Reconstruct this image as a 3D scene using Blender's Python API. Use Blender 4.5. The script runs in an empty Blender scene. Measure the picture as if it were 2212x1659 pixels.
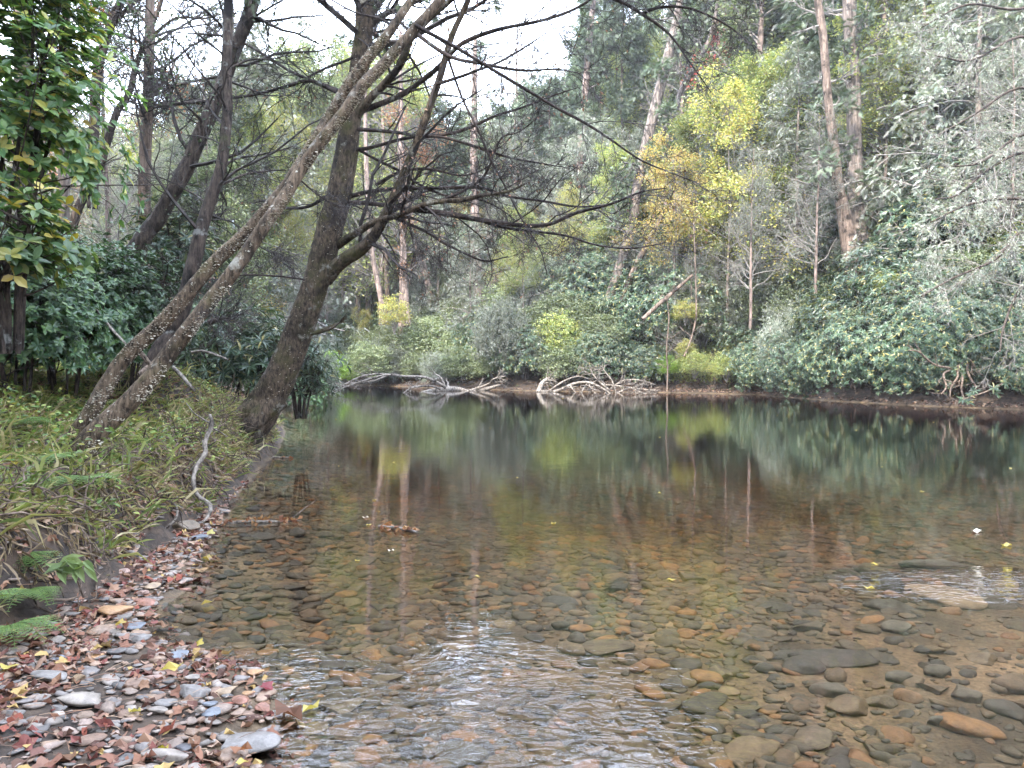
import bpy, math, random
import numpy as np
from mathutils import Vector
R = math.radians
SC = bpy.context.scene
rng = np.random.default_rng(7)
random.seed(7)

# ------------------------------------------------------------------ camera, sky, sun, exposure
FPX, CX, CY, CAMZ = 1597.3, 1106.0, 829.5, 1.5
PITCH = math.atan(49.5 / FPX)
cam_d = bpy.data.cameras.new('camera'); cam = bpy.data.objects.new('camera', cam_d)
SC.collection.objects.link(cam); SC.camera = cam
cam.location = (0, 0, CAMZ); cam.rotation_euler = (R(90) - PITCH, 0, 0)
cam_d.sensor_width = 36; cam_d.lens = 36 * FPX / 2212; cam_d.clip_start = 0.05; cam_d.clip_end = 2000

HAZE = .0006
SUN_EL, SUN_AZ = 40, 207          # azimuth measured clockwise from +Y; the sun stands behind the camera to the left
world = bpy.data.worlds.new('World'); SC.world = world; world.use_nodes = True
wn, wl = world.node_tree.nodes, world.node_tree.links
wn.clear()
w_out = wn.new('ShaderNodeOutputWorld'); w_bg = wn.new('ShaderNodeBackground')
sky = wn.new('ShaderNodeTexSky'); sky.sky_type = 'NISHITA'; sky.sun_disc = False
sky.sun_elevation = R(SUN_EL); sky.sun_rotation = R(SUN_AZ); sky.air_density = 1.0; sky.dust_density = 1.0
w_tc = wn.new('ShaderNodeTexCoord'); w_map = wn.new('ShaderNodeMapping'); w_map.inputs['Scale'].default_value = (1, 1, 2.2)
w_no = wn.new('ShaderNodeTexNoise'); w_no.inputs['Scale'].default_value = 3.2; w_no.inputs['Detail'].default_value = 7; w_no.inputs['Roughness'].default_value = .6
w_cr = wn.new('ShaderNodeValToRGB'); w_cr.color_ramp.elements[0].position = .36; w_cr.color_ramp.elements[1].position = .56; w_cr.color_ramp.elements[0].color = (.33, .33, .33, 1)
w_mx = wn.new('ShaderNodeMix'); w_mx.data_type = 'RGBA'
w_mx.inputs['B'].default_value = (27.5, 31, 38, 1)
wl.new(w_tc.outputs['Generated'], w_map.inputs['Vector']); wl.new(w_map.outputs[0], w_no.inputs['Vector'])
wl.new(w_no.outputs['Fac'], w_cr.inputs[0]); wl.new(w_cr.outputs[0], w_mx.inputs['Factor'])
wl.new(sky.outputs[0], w_mx.inputs['A']); wl.new(w_mx.outputs['Result'], w_bg.inputs['Color'])
w_bg.inputs['Strength'].default_value = 0.12
wl.new(w_bg.outputs[0], w_out.inputs[0])

sun_d = bpy.data.lights.new('sun', 'SUN'); sun = bpy.data.objects.new('sun', sun_d); SC.collection.objects.link(sun)
sun_d.energy = 5.0; sun_d.angle = R(1); sun_d.color = (1, .92, .80)
sv = Vector((math.sin(R(SUN_AZ)) * math.cos(R(SUN_EL)), math.cos(R(SUN_AZ)) * math.cos(R(SUN_EL)), math.sin(R(SUN_EL))))
sun.rotation_euler = (-sv).to_track_quat('-Z', 'Y').to_euler()

SC.view_settings.view_transform = 'Standard'; SC.view_settings.look = 'None'
SC.view_settings.exposure = 1.6; SC.view_settings.gamma = 1
SC.render.engine = 'CYCLES'
cy = SC.cycles
cy.max_bounces = 7; cy.diffuse_bounces = 4; cy.glossy_bounces = 3; cy.transmission_bounces = 3; cy.transparent_max_bounces = 6
cy.caustics_reflective = False; cy.caustics_refractive = False
cy.use_denoising = True
cy.use_adaptive_sampling = True; cy.adaptive_threshold = 0.02

# ------------------------------------------------------------------ helpers
def P(px, py, d):
    """photograph pixel (2212 wide) at forward distance d -> world point"""
    u, v = (px - CX) / FPX, (CY - py) / FPX
    ca, sa = math.cos(PITCH), math.sin(PITCH)
    y, z = ca + v * sa, -sa + v * ca
    k = d / y
    return np.array([u * k, d, CAMZ + z * k])
def WP(px, py, z=0.0):
    """photograph pixel on the level plane of height z"""
    u, v = (px - CX) / FPX, (CY - py) / FPX
    ca, sa = math.cos(PITCH), math.sin(PITCH)
    y, zz = ca + v * sa, -sa + v * ca
    k = (z - CAMZ) / zz
    return np.array([u * k, y * k, z])
def hash2(i, j, s):
    h = np.sin(i * 127.1 + j * 311.7 + s * 74.7) * 43758.5453
    return h - np.floor(h)
def vnoise(x, y, sc=1.0, s=0):
    x = np.asarray(x, float) * sc; y = np.asarray(y, float) * sc
    i, j = np.floor(x), np.floor(y); fx, fy = x - i, y - j
    fx, fy = fx * fx * (3 - 2 * fx), fy * fy * (3 - 2 * fy)
    return ((hash2(i, j, s) * (1 - fx) + hash2(i + 1, j, s) * fx) * (1 - fy) + (hash2(i, j + 1, s) * (1 - fx) + hash2(i + 1, j + 1, s) * fx) * fy) * 2 - 1
def sstep(x, a, b):
    t = np.clip((x - a) / (b - a), 0, 1); return t * t * (3 - 2 * t)

class MB:
    def __init__(self): self.v = []; self.f = []; self.n = 0
    def add(self, verts, faces):
        verts = np.asarray(verts, float).reshape(-1, 3)
        for fa in (faces if isinstance(faces, list) else [faces]):
            self.f.append(np.asarray(fa, np.int64) + self.n)
        self.v.append(verts); self.n += len(verts)
    def inst(self, tv, tf, pos, rot, scale):
        """copies of a template: tv (K,3), tf list of (F,k), pos (N,3), rot (N,3,3), scale (N,3)"""
        pos = np.asarray(pos); N, K = len(pos), len(tv)
        if N == 0: return
        v = tv[None] * scale[:, None, :]
        v = np.einsum('nij,nkj->nki', rot, v) + pos[:, None, :]
        off = (np.arange(N) * K)[:, None, None]
        self.add(v.reshape(-1, 3), [(np.asarray(fa)[None] + off).reshape(-1, np.asarray(fa).shape[1]) for fa in tf])
    def mesh(self, name, smooth=False):
        V = np.concatenate(self.v)
        me = bpy.data.meshes.new(name)
        me.vertices.add(len(V)); me.vertices.foreach_set('co', V.astype(np.float32).ravel())
        tot = np.concatenate([np.full(len(a), a.shape[1]) for a in self.f]); idx = np.concatenate([a.ravel() for a in self.f])
        me.loops.add(len(idx)); me.loops.foreach_set('vertex_index', idx.astype(np.int32))
        me.polygons.add(len(tot))
        st = np.concatenate([[0], np.cumsum(tot)[:-1]])
        me.polygons.foreach_set('loop_start', st.astype(np.int32)); me.polygons.foreach_set('loop_total', tot.astype(np.int32))
        me.polygons.foreach_set('use_smooth', np.full(len(tot), smooth))
        me.update(calc_edges=True); me.validate()
        return me
    def build(self, name, mat, parent=None, smooth=False):
        me = self.mesh(name, smooth); me.materials.append(mat)
        return link(name, me, parent)
def link(name, data, parent=None):
    o = bpy.data.objects.new(name, data); SC.collection.objects.link(o)
    if parent is not None: o.parent = parent
    return o
def tag(o, label=None, cat=None, group=None, kind=None):
    if label: o['label'] = label
    if cat: o['category'] = cat
    if group: o['group'] = group
    if kind: o['kind'] = kind
    return o
def thing(name, label, cat, loc=(0, 0, 0), rz=0, group=None):
    o = link(name, None); o.location = loc; o.rotation_euler = (0, 0, rz)
    return tag(o, label, cat, group)
KIDS = {}
def copy_tree(o, parent=None):
    c = o.copy(); SC.collection.objects.link(c)
    if parent is not None: c.parent = parent
    for ch in list(o.children): copy_tree(ch, c)
    return c
USED = set()
def place(proto, loc, rz, s, label, cat, group=None):
    """first use moves the prototype itself, later uses are copies of it and its parts"""
    if proto.name in USED: o = copy_tree(proto)
    else: o = proto; USED.add(proto.name)
    o.location = loc; o.rotation_euler = (0, 0, rz); o.scale = s if hasattr(s, '__len__') else (s, s, s)
    for k in ('label', 'category', 'group'):
        if k in o: del o[k]
    return tag(o, label, cat, group)

def norm(a): return a / np.maximum(np.linalg.norm(a, axis=-1, keepdims=True), 1e-9)
def frames(z, up=None):
    """rotation matrices whose Y axis is z (leaf / stone direction), Z roughly up"""
    z = norm(z)
    up = np.array([0, 0, 1.0]) if up is None else up
    x = np.cross(z, np.broadcast_to(up, z.shape)); bad = np.linalg.norm(x, axis=-1) < 1e-3
    x[bad] = [1, 0, 0]; x = norm(x); n = norm(np.cross(x, z))
    return np.stack([x, z, n], axis=-1)
def rdirs(n):
    v = rng.normal(size=(n, 3)); return norm(v)
def smooth_path(pts, rad, sub=6):
    pts = np.asarray(pts, float); rad = np.asarray(rad, float)
    p = np.vstack([2 * pts[0] - pts[1], pts, 2 * pts[-1] - pts[-2]]); out = []; ro = []
    for i in range(len(pts) - 1):
        p0, p1, p2, p3 = p[i:i + 4]
        for t in np.linspace(0, 1, sub, endpoint=False):
            out.append(.5 * ((2 * p1) + (-p0 + p2) * t + (2 * p0 - 5 * p1 + 4 * p2 - p3) * t * t + (-p0 + 3 * p1 - 3 * p2 + p3) * t ** 3))
            ro.append(rad[i] * (1 - t) + rad[i + 1] * t)
    out.append(pts[-1]); ro.append(rad[-1])
    return np.array(out), np.array(ro)
def tubes(mb, paths, radii, k=3, bump=0.0):
    """paths (N,M,3), radii (N,M)"""
    paths = np.asarray(paths, float); radii = np.asarray(radii, float)
    if paths.ndim == 2: paths, radii = paths[None], radii[None]
    N, M, _ = paths.shape
    if N == 0: return
    T = norm(np.gradient(paths, axis=1))
    mean = norm(paths[:, -1] - paths[:, 0] + 1e-6)
    ref = np.where(np.abs(mean[:, 2:3]) > .8, np.array([[0, 1., 0]]), np.array([[0, 0, 1.]]))
    a = norm(np.cross(T, ref[:, None, :])); b = np.cross(T, a)
    ang = np.linspace(0, 2 * np.pi, k, endpoint=False)
    r = radii[..., None] * np.ones(k)
    if bump: 
        wob = rng.normal(size=(N, M, k)); wob = (wob + np.roll(wob, 1, 1) + np.roll(wob, -1, 1)) / 3
        r = r * (1 + bump * wob)
    V = paths[:, :, None] + r[..., None] * (np.cos(ang)[:, None] * a[:, :, None] + np.sin(ang)[:, None] * b[:, :, None])
    i = np.arange(M - 1)[:, None] * k; j = np.arange(k)[None]; j2 = (j + 1) % k
    F = np.stack([i + j, i + j2, i + k + j2, i + k + j], -1).reshape(-1, 4)
    off = (np.arange(N) * M * k)[:, None, None]
    fl = [(F[None] + off).reshape(-1, 4)]
    cap = (np.arange(k)[None] + (M - 1) * k)[None] + off
    fl.append(cap.reshape(-1, k))
    mb.add(V.reshape(-1, 3), fl)
def spawn(paths, radii, C, lf, ang=50, t0=.15, t1=1.0, M=5, wob=.18, droop=0.0, lmin=.0, rf=.55, rmin=.002, up=0.0, fall=.6):
    """C side branches from each path; returns (N*C,M,3),(N*C,M)"""
    N, M0, _ = paths.shape
    L = np.linalg.norm(np.diff(paths, axis=1), axis=-1).sum(1)
    t = rng.uniform(t0, t1, (N, C)); x = t * (M0 - 1); i = np.minimum(x.astype(int), M0 - 2); fr = (x - i)[..., None]
    n = np.arange(N)[:, None]
    p = paths[n, i] * (1 - fr) + paths[n, i + 1] * fr
    r = radii[n, i] * (1 - fr[..., 0]) + radii[n, i + 1] * fr[..., 0]
    T = norm(paths[n, i + 1] - paths[n, i])
    rd = rdirs(N * C).reshape(N, C, 3); rd = norm(rd - (rd * T).sum(-1, keepdims=True) * T)
    a = np.radians(ang * rng.uniform(.7, 1.25, (N, C, 1)))
    d = T * np.cos(a) + rd * np.sin(a)
    ln = (L[:, None] * lf * (1 - fall * t) * rng.uniform(.6, 1.3, (N, C)))[..., None]
    if lmin: ln = np.maximum(ln, lmin)
    step = ln / (M - 1); out = [p]; cur = p; dd = d
    for s in range(M - 1):
        dd = norm(dd + wob * rng.normal(size=dd.shape) + np.array([0, 0, up - droop]))
        cur = cur + dd * step; out.append(cur)
    q = np.stack(out, 2).reshape(N * C, M, 3)
    r0 = np.maximum(r * rf, rmin).reshape(-1, 1)
    rr = r0 * np.linspace(1, .35, M)[None]
    return q, np.maximum(rr, rmin * .6)
def sample(paths, n, t0=.1, t1=1.0):
    """n random points on each path -> positions, tangents"""
    N, M, _ = paths.shape
    x = rng.uniform(t0, t1, (N, n)) * (M - 1); i = np.minimum(x.astype(int), M - 2); fr = (x - i)[..., None]
    k = np.arange(N)[:, None]
    p = paths[k, i] * (1 - fr) + paths[k, i + 1] * fr
    return p.reshape(-1, 3), norm(paths[k, i + 1] - paths[k, i]).reshape(-1, 3)

# leaf templates: length along Y from 0 to 1, width along X, curl in Z
def T_leaf(w=.5):
    v = np.array([[0, 0, 0], [-.5, .45, .08], [0, 1, -.1], [.5, .45, .08]]); v[:, 0] *= 2 * w
    return v, [np.array([[0, 1, 2, 3]])]
def T_long(curl=.15, w=1.0):
    v = np.array([[0, 0, 0], [-.4, .3, .06], [0, .3, .0], [.4, .3, .06], [-.42, .65, .02], [0, .65, -.05], [.42, .65, .02], [0, 1, -curl]], float)
    v[:, 0] *= w
    return v, [np.array([[0, 2, 1], [0, 3, 2], [4, 5, 7], [5, 6, 7]]), np.array([[1, 2, 5, 4], [2, 3, 6, 5]])]
def T_maple(seed):
    r = np.random.default_rng(seed); n = 15; a = np.linspace(0, 2 * np.pi, n, endpoint=False)
    rad = np.where(np.arange(n) % 3 == 0, .95, .66) * r.uniform(.75, 1.15, n)
    v = np.stack([np.sin(a) * rad * .5, np.cos(a) * rad * .5, .16 * np.sin(a * 2 + r.uniform(0, 6)) * rad], 1)
    v = np.vstack([v, [[0, 0, -.03]]])
    return v, [np.array([[i, (i + 1) % n, n] for i in range(n)])]
def T_spray(n=9, seed=0):
    r = np.random.default_rng(seed); y = np.linspace(0, 1, n + 1); ax = np.stack([.03 * np.sin(y * 5 + seed), y, -.22 * y * y], 1); v = list(ax); f = []
    for i in range(n):
        for sg in (-1, 1):
            ln = (.52 * (1 - .75 * y[i])) * r.uniform(.7, 1.2); v.append(ax[i] + [sg * ln, .10 + ln * .55, -.10 * ln + .03 * r.normal()]); f.append([i, i + 1, len(v) - 1] if sg < 0 else [i + 1, i, len(v) - 1])
    return np.array(v), [np.array(f)]
LEAF = T_leaf(); LONG = T_long(); SPRAY = T_spray()

def leaves(mb, pos, d, L, W, tmpl=LEAF, tilt=.6, up=None):
    n = len(pos)
    u = norm(np.array([0, 0, 1.0]) + tilt * rng.normal(size=(n, 3))) if up is None else up
    Rm = frames(d, u)
    L = np.broadcast_to(L, (n,)) * rng.uniform(.7, 1.25, n); W = np.broadcast_to(W, (n,)) * rng.uniform(.7, 1.25, n)
    mb.inst(tmpl[0], tmpl[1], pos, Rm, np.stack([W, L, L], 1))

# ------------------------------------------------------------------ materials
def newmat(name):
    m = bpy.data.materials.new(name); m.use_nodes = True; n = m.node_tree.nodes; n.clear()
    o = n.new('ShaderNodeOutputMaterial'); return m, n, m.node_tree.links, o
def ramp(n, cols, pos=None, interp='LINEAR'):
    r = n.new('ShaderNodeValToRGB'); e = r.color_ramp; e.interpolation = interp
    if pos is None: pos = [i / max(1, len(cols) - (0 if interp == 'CONSTANT' else 1)) for i in range(len(cols))]
    while len(e.elements) < len(cols): e.elements.new(.5)
    for k, (c, p) in enumerate(zip(cols, pos)):
        e.elements[k].position = p; e.elements[k].color = (*c, 1)
    return r
def rnd_value(n, l):
    g = n.new('ShaderNodeNewGeometry'); oi = n.new('ShaderNodeObjectInfo')
    a = n.new('ShaderNodeMath'); a.operation = 'ADD'; f = n.new('ShaderNodeMath'); f.operation = 'FRACT'
    l.new(g.outputs['Random Per Island'], a.inputs[0]); l.new(oi.outputs['Random'], a.inputs[1]); l.new(a.outputs[0], f.inputs[0])
    return f.outputs[0], oi
def leaf_mat(name, cols, rough=.45, trans=.3, spec=.5, vary=.35, backtint=(1.15, 1.2, .6)):
    m, n, l, o = newmat(name)
    rv, oi = rnd_value(n, l)
    r = ramp(n, cols, interp='CONSTANT'); l.new(rv, r.inputs[0])
    hs = n.new('ShaderNodeHueSaturation')
    mr = n.new('ShaderNodeMapRange'); mr.inputs['To Min'].default_value = 1 - vary; mr.inputs['To Max'].default_value = 1 + vary
    l.new(oi.outputs['Random'], mr.inputs['Value']); l.new(mr.outputs[0], hs.inputs['Value']); l.new(r.outputs[0], hs.inputs['Color'])
    p = n.new('ShaderNodeBsdfPrincipled'); p.inputs['Roughness'].default_value = rough; p.inputs['Specular IOR Level'].default_value = spec
    l.new(hs.outputs[0], p.inputs['Base Color'])
    t = n.new('ShaderNodeBsdfTranslucent'); mul = n.new('ShaderNodeMix'); mul.data_type = 'RGBA'; mul.blend_type = 'MULTIPLY'; mul.inputs['Factor'].default_value = 1
    mul.inputs['B'].default_value = (*backtint, 1); l.new(hs.outputs[0], mul.inputs['A']); l.new(mul.outputs['Result'], t.inputs[0])
    mx = n.new('ShaderNodeMixShader'); mx.inputs[0].default_value = trans
    l.new(p.outputs[0], mx.inputs[1]); l.new(t.outputs[0], mx.inputs[2]); l.new(mx.outputs[0], o.inputs[0])
    return m
def bark_mat(name, dark, light, moss=None, moss_amt=.5, scale=14, lichen=None, lichen_amt=.5, bump=.02, stretch=.25):
    m, n, l, o = newmat(name)
    tc = n.new('ShaderNodeTexCoord'); mp = n.new('ShaderNodeMapping'); mp.inputs['Scale'].default_value = (1, 1, stretch)
    l.new(tc.outputs['Object'], mp.inputs[0])
    no = n.new('ShaderNodeTexNoise'); no.inputs['Scale'].default_value = scale; no.inputs['Detail'].default_value = 8; no.inputs['Roughness'].default_value = .7
    l.new(mp.outputs[0], no.inputs['Vector'])
    r = ramp(n, [dark, tuple((a + b) / 2 for a, b in zip(dark, light)), light], [.38, .5, .62]); l.new(no.outputs['Fac'], r.inputs[0])
    col = r.outputs[0]
    def layer(col, c, sc, lo, hi):
        q = n.new('ShaderNodeTexNoise'); q.inputs['Scale'].default_value = sc; q.inputs['Detail'].default_value = 6; q.inputs['Roughness'].default_value = .65
        l.new(tc.outputs['Object'], q.inputs['Vector'])
        mr = n.new('ShaderNodeMapRange'); mr.inputs['From Min'].default_value = lo; mr.inputs['From Max'].default_value = hi; l.new(q.outputs['Fac'], mr.inputs['Value'])
        mx = n.new('ShaderNodeMix'); mx.data_type = 'RGBA'; l.new(mr.outputs[0], mx.inputs['Factor']); l.new(col, mx.inputs['A']); mx.inputs['B'].default_value = (*c, 1)
        return mx.outputs['Result']
    if moss: col = layer(col, moss, 3.0, .75 - moss_amt * .5, .95 - moss_amt * .4)
    col = layer(col, tuple(x * .45 for x in dark), 2.3, .50, .66)
    if lichen: col = layer(col, tuple(.6 * x for x in lichen), 5, .60, .68); col = layer(col, lichen, 26, .78 - lichen_amt * .3, .82 - lichen_amt * .28)
    p = n.new('ShaderNodeBsdfPrincipled'); p.inputs['Roughness'].default_value = .9; p.inputs['Specular IOR Level'].default_value = .25
    l.new(col, p.inputs['Base Color'])
    b = n.new('ShaderNodeBump'); b.inputs['Distance'].default_value = bump; b.inputs['Strength'].default_value = 1
    l.new(no.outputs['Fac'], b.inputs['Height']); l.new(b.outputs[0], p.inputs['Normal']); l.new(p.outputs[0], o.inputs[0])
    return m
def stone_mat(name, cols, rough=.6, bright=1.0):
    m, n, l, o = newmat(name); rv, oi = rnd_value(n, l)
    r = ramp(n, cols, interp='CONSTANT'); l.new(rv, r.inputs[0])
    tc = n.new('ShaderNodeTexCoord'); no = n.new('ShaderNodeTexNoise'); no.inputs['Scale'].default_value = 18; no.inputs['Detail'].default_value = 8; no.inputs['Roughness'].default_value = .7
    g = n.new('ShaderNodeNewGeometry'); l.new(g.outputs['Position'], no.inputs['Vector'])
    hs = n.new('ShaderNodeHueSaturation'); mr = n.new('ShaderNodeMapRange'); mr.inputs['From Min'].default_value = .3; mr.inputs['From Max'].default_value = .7
    mr.inputs['To Min'].default_value = .5 * bright; mr.inputs['To Max'].default_value = 1.4 * bright
    l.new(no.outputs['Fac'], mr.inputs['Value']); l.new(mr.outputs[0], hs.inputs['Value']); l.new(r.outputs[0], hs.inputs['Color'])
    p = n.new('ShaderNodeBsdfPrincipled'); p.inputs['Roughness'].default_value = rough
    b = n.new('ShaderNodeBump'); b.inputs['Distance'].default_value = .008; l.new(no.outputs['Fac'], b.inputs['Height'])
    l.new(hs.outputs[0], p.inputs['Base Color']); l.new(b.outputs[0], p.inputs['Normal']); l.new(p.outputs[0], o.inputs[0])
    return m
def plain(name, c, rough=.8, var=.35, scale=20):
    m, n, l, o = newmat(name)
    tc = n.new('ShaderNodeTexCoord'); no = n.new('ShaderNodeTexNoise'); no.inputs['Scale'].default_value = scale; no.inputs['Detail'].default_value = 6
    l.new(tc.outputs['Object'], no.inputs['Vector'])
    r = ramp(n, [tuple(x * (1 - var) for x in c), tuple(min(1, x * (1 + var)) for x in c)], [.35, .65]); l.new(no.outputs['Fac'], r.inputs[0])
    p = n.new('ShaderNodeBsdfPrincipled'); p.inputs['Roughness'].default_value = rough; l.new(r.outputs[0], p.inputs['Base Color']); l.new(p.outputs[0], o.inputs[0])
    return m

M = {}
M['bark_moss'] = bark_mat('bark_moss', (.016, .012, .009), (.135, .10, .07), moss=(.06, .06, .018), moss_amt=.55, scale=26, lichen=(.34, .33, .28), lichen_amt=.30, bump=.035, stretch=.4)
M['bark_lichen'] = bark_mat('bark_lichen', (.022, .016, .011), (.20, .145, .10), moss=(.09, .085, .03), moss_amt=.45, scale=34, lichen=(.5, .47, .4), lichen_amt=.55)
M['bark_dark'] = bark_mat('bark_dark', (.012, .009, .008), (.09, .068, .055), scale=28, moss=(.05, .055, .02), moss_amt=.3, lichen=(.3, .3, .28), lichen_amt=.2)
M['bark_branch'] = bark_mat('bark_branch', (.018, .013, .012), (.07, .052, .045), scale=25, lichen=(.28, .29, .26), lichen_amt=.25)
M['bark_twig'] = plain('bark_twig', (.035, .028, .026), .9, .5, 8)
M['bark_grey'] = bark_mat('bark_grey', (.035, .028, .024), (.21, .17, .145), scale=9, lichen=(.32, .31, .28), lichen_amt=.32, stretch=.15)
M['bark_brown'] = bark_mat('bark_brown', (.03, .021, .016), (.19, .14, .11), scale=9, stretch=.15)
M['bark_far'] = bark_mat('bark_far', (.05, .038, .032), (.26, .195, .165), scale=7, stretch=.15)
M['twig_grey'] = plain('twig_grey', (.155, .14, .125), .9, .35, 6)
M['drift'] = bark_mat('drift', (.045, .035, .028), (.31, .27, .23), scale=16, stretch=.5, lichen=(.42, .39, .34), lichen_amt=.3)
M['root'] = bark_mat('root', (.04, .028, .02), (.24, .18, .14), scale=20, stretch=1)
M['rhodo'] = leaf_mat('rhodo', [(.030, .056, .034), (.040, .072, .040), (.050, .088, .046), (.065, .105, .055), (.036, .064, .042), (.048, .082, .048), (.085, .125, .07), (.038, .066, .038), (.030, .055, .034), (.052, .088, .044), (.12, .14, .06), (.07, .108, .062), (.032, .060, .036), (.25, .22, .08)], rough=.33, trans=.18, spec=.5)
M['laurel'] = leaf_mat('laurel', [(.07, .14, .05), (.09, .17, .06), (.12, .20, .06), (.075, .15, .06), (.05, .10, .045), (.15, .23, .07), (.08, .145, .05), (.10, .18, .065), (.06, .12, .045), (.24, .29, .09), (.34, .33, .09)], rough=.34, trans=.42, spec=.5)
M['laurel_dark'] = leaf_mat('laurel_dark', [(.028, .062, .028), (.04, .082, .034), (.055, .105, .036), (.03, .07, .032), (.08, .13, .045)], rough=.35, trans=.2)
M['yellow'] = leaf_mat('yellow', [(.31, .29, .09), (.35, .32, .11), (.24, .27, .09), (.34, .27, .08), (.20, .24, .09), (.38, .34, .15)], rough=.5, trans=.45)
M['orange'] = leaf_mat('orange', [(.34, .23, .08), (.36, .27, .10), (.33, .29, .10), (.29, .18, .065), (.29, .27, .11)], rough=.5, trans=.45)
M['yellowgreen'] = leaf_mat('yellowgreen', [(.20, .24, .085), (.26, .29, .11), (.15, .20, .08), (.32, .32, .12), (.18, .23, .10), (.37, .35, .14)], rough=.5, trans=.45)
M['green'] = leaf_mat('green', [(.07, .12, .035), (.10, .155, .045), (.13, .18, .06), (.06, .10, .04), (.16, .19, .07)], rough=.5, trans=.35)
M['brightgreen'] = leaf_mat('brightgreen', [(.16, .26, .045), (.20, .32, .06), (.13, .22, .05), (.26, .34, .08)], rough=.45, trans=.45)
M['greygreen'] = leaf_mat('greygreen', [(.15, .18, .14), (.20, .225, .185), (.11, .14, .105), (.26, .275, .235), (.17, .19, .15), (.31, .31, .28)], rough=.55, trans=.25)
M['hemlock'] = leaf_mat('hemlock', [(.055, .083, .048), (.078, .11, .062), (.105, .14, .082), (.06, .09, .054), (.13, .16, .10)], rough=.55, trans=.2)
M['olive'] = leaf_mat('olive', [(.13, .16, .09), (.18, .21, .115), (.10, .13, .075), (.23, .245, .14), (.15, .18, .11)], rough=.5, trans=.35)
M['red'] = leaf_mat('red', [(.36, .06, .05), (.42, .10, .07), (.30, .05, .06), (.40, .16, .10)], rough=.5, trans=.4, backtint=(1.2, .8, .7))
M['rust'] = leaf_mat('rust', [(.26, .12, .06), (.32, .17, .08), (.2, .09, .05), (.36, .22, .1)], rough=.6, trans=.35, backtint=(1.2, .9, .6))
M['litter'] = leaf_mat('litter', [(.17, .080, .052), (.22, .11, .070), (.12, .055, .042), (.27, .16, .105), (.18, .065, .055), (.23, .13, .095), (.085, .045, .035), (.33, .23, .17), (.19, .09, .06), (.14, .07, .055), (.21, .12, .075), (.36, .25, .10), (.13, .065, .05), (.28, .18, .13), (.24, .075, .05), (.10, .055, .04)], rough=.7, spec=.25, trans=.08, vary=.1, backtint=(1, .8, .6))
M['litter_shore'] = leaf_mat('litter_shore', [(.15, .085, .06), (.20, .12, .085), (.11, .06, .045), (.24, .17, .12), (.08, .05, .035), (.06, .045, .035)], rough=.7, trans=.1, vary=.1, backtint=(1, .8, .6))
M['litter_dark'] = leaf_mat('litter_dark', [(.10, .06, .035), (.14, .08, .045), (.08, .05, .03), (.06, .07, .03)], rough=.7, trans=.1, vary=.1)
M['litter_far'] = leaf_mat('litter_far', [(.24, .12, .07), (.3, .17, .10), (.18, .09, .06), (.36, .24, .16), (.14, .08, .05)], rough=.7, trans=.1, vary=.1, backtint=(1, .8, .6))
M['grass'] = leaf_mat('grass', [(.17, .21, .065), (.24, .26, .09), (.13, .18, .055), (.30, .29, .12), (.36, .31, .17), (.26, .29, .10), (.40, .34, .20)], rough=.5, trans=.35)
M['herb'] = leaf_mat('herb', [(.16, .25, .06), (.24, .33, .08), (.10, .17, .045), (.32, .36, .10), (.38, .35, .10), (.18, .27, .08), (.2, .15, .07), (.09, .15, .05)], rough=.5, trans=.35)
M['fern'] = leaf_mat('fern', [(.13, .21, .06), (.17, .25, .07), (.12, .2, .07)], rough=.5, trans=.35, vary=.25)
M['seedling'] = leaf_mat('seedling', [(.18, .24, .10), (.22, .28, .125), (.15, .21, .085)], rough=.45, trans=.4, vary=.05)
M['yellowleaf'] = leaf_mat('yellowleaf', [(.38, .30, .05), (.42, .34, .09), (.34, .24, .05)], rough=.4, trans=.35, vary=.1)
M['deadgrass'] = leaf_mat('deadgrass', [(.3, .22, .13), (.36, .28, .18), (.22, .16, .1), (.14, .1, .06)], rough=.8, trans=.2)
M['stone_dry'] = stone_mat('stone_dry', [(.20, .15, .12), (.15, .13, .115), (.25, .17, .12), (.11, .10, .095), (.27, .20, .165), (.19, .12, .085), (.16, .14, .13), (.22, .185, .16)], rough=.6)
M['stone_bed'] = stone_mat('stone_bed', [(.085, .064, .036), (.12, .085, .046), (.06, .05, .033), (.14, .10, .052), (.085, .07, .043), (.05, .043, .033), (.10, .078, .045), (.25, .125, .042), (.11, .08, .045), (.16, .11, .06), (.075, .06, .04), (.13, .085, .045), (.19, .13, .065), (.065, .054, .04), (.20, .10, .04)], rough=.7, bright=.85)
for nm, c in dict(grey=(.17, .155, .145), dark=(.065, .062, .066), tan=(.27, .19, .12), orange=(.28, .155, .07), brown=(.20, .135, .095), pale=(.24, .205, .175), red=(.24, .115, .08), pink=(.26, .175, .145), yellow=(.42, .32, .12), bluegrey=(.13, .14, .16), mossy=(.12, .09, .06)).items():
    M['stone_' + nm] = stone_mat('stone_' + nm, [c, c], rough=.45)
for nm, c in dict(bedgrey=(.095, .078, .052), beddark=(.055, .046, .033), bedrust=(.20, .11, .05), bedbrown=(.12, .09, .055), bedtan=(.26, .19, .115)).items():
    M['stone_' + nm] = stone_mat('stone_' + nm, [c, c], rough=.7)
M['fungus'] = plain('fungus', (.55, .50, .40), .8, .3, 60)

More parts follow.
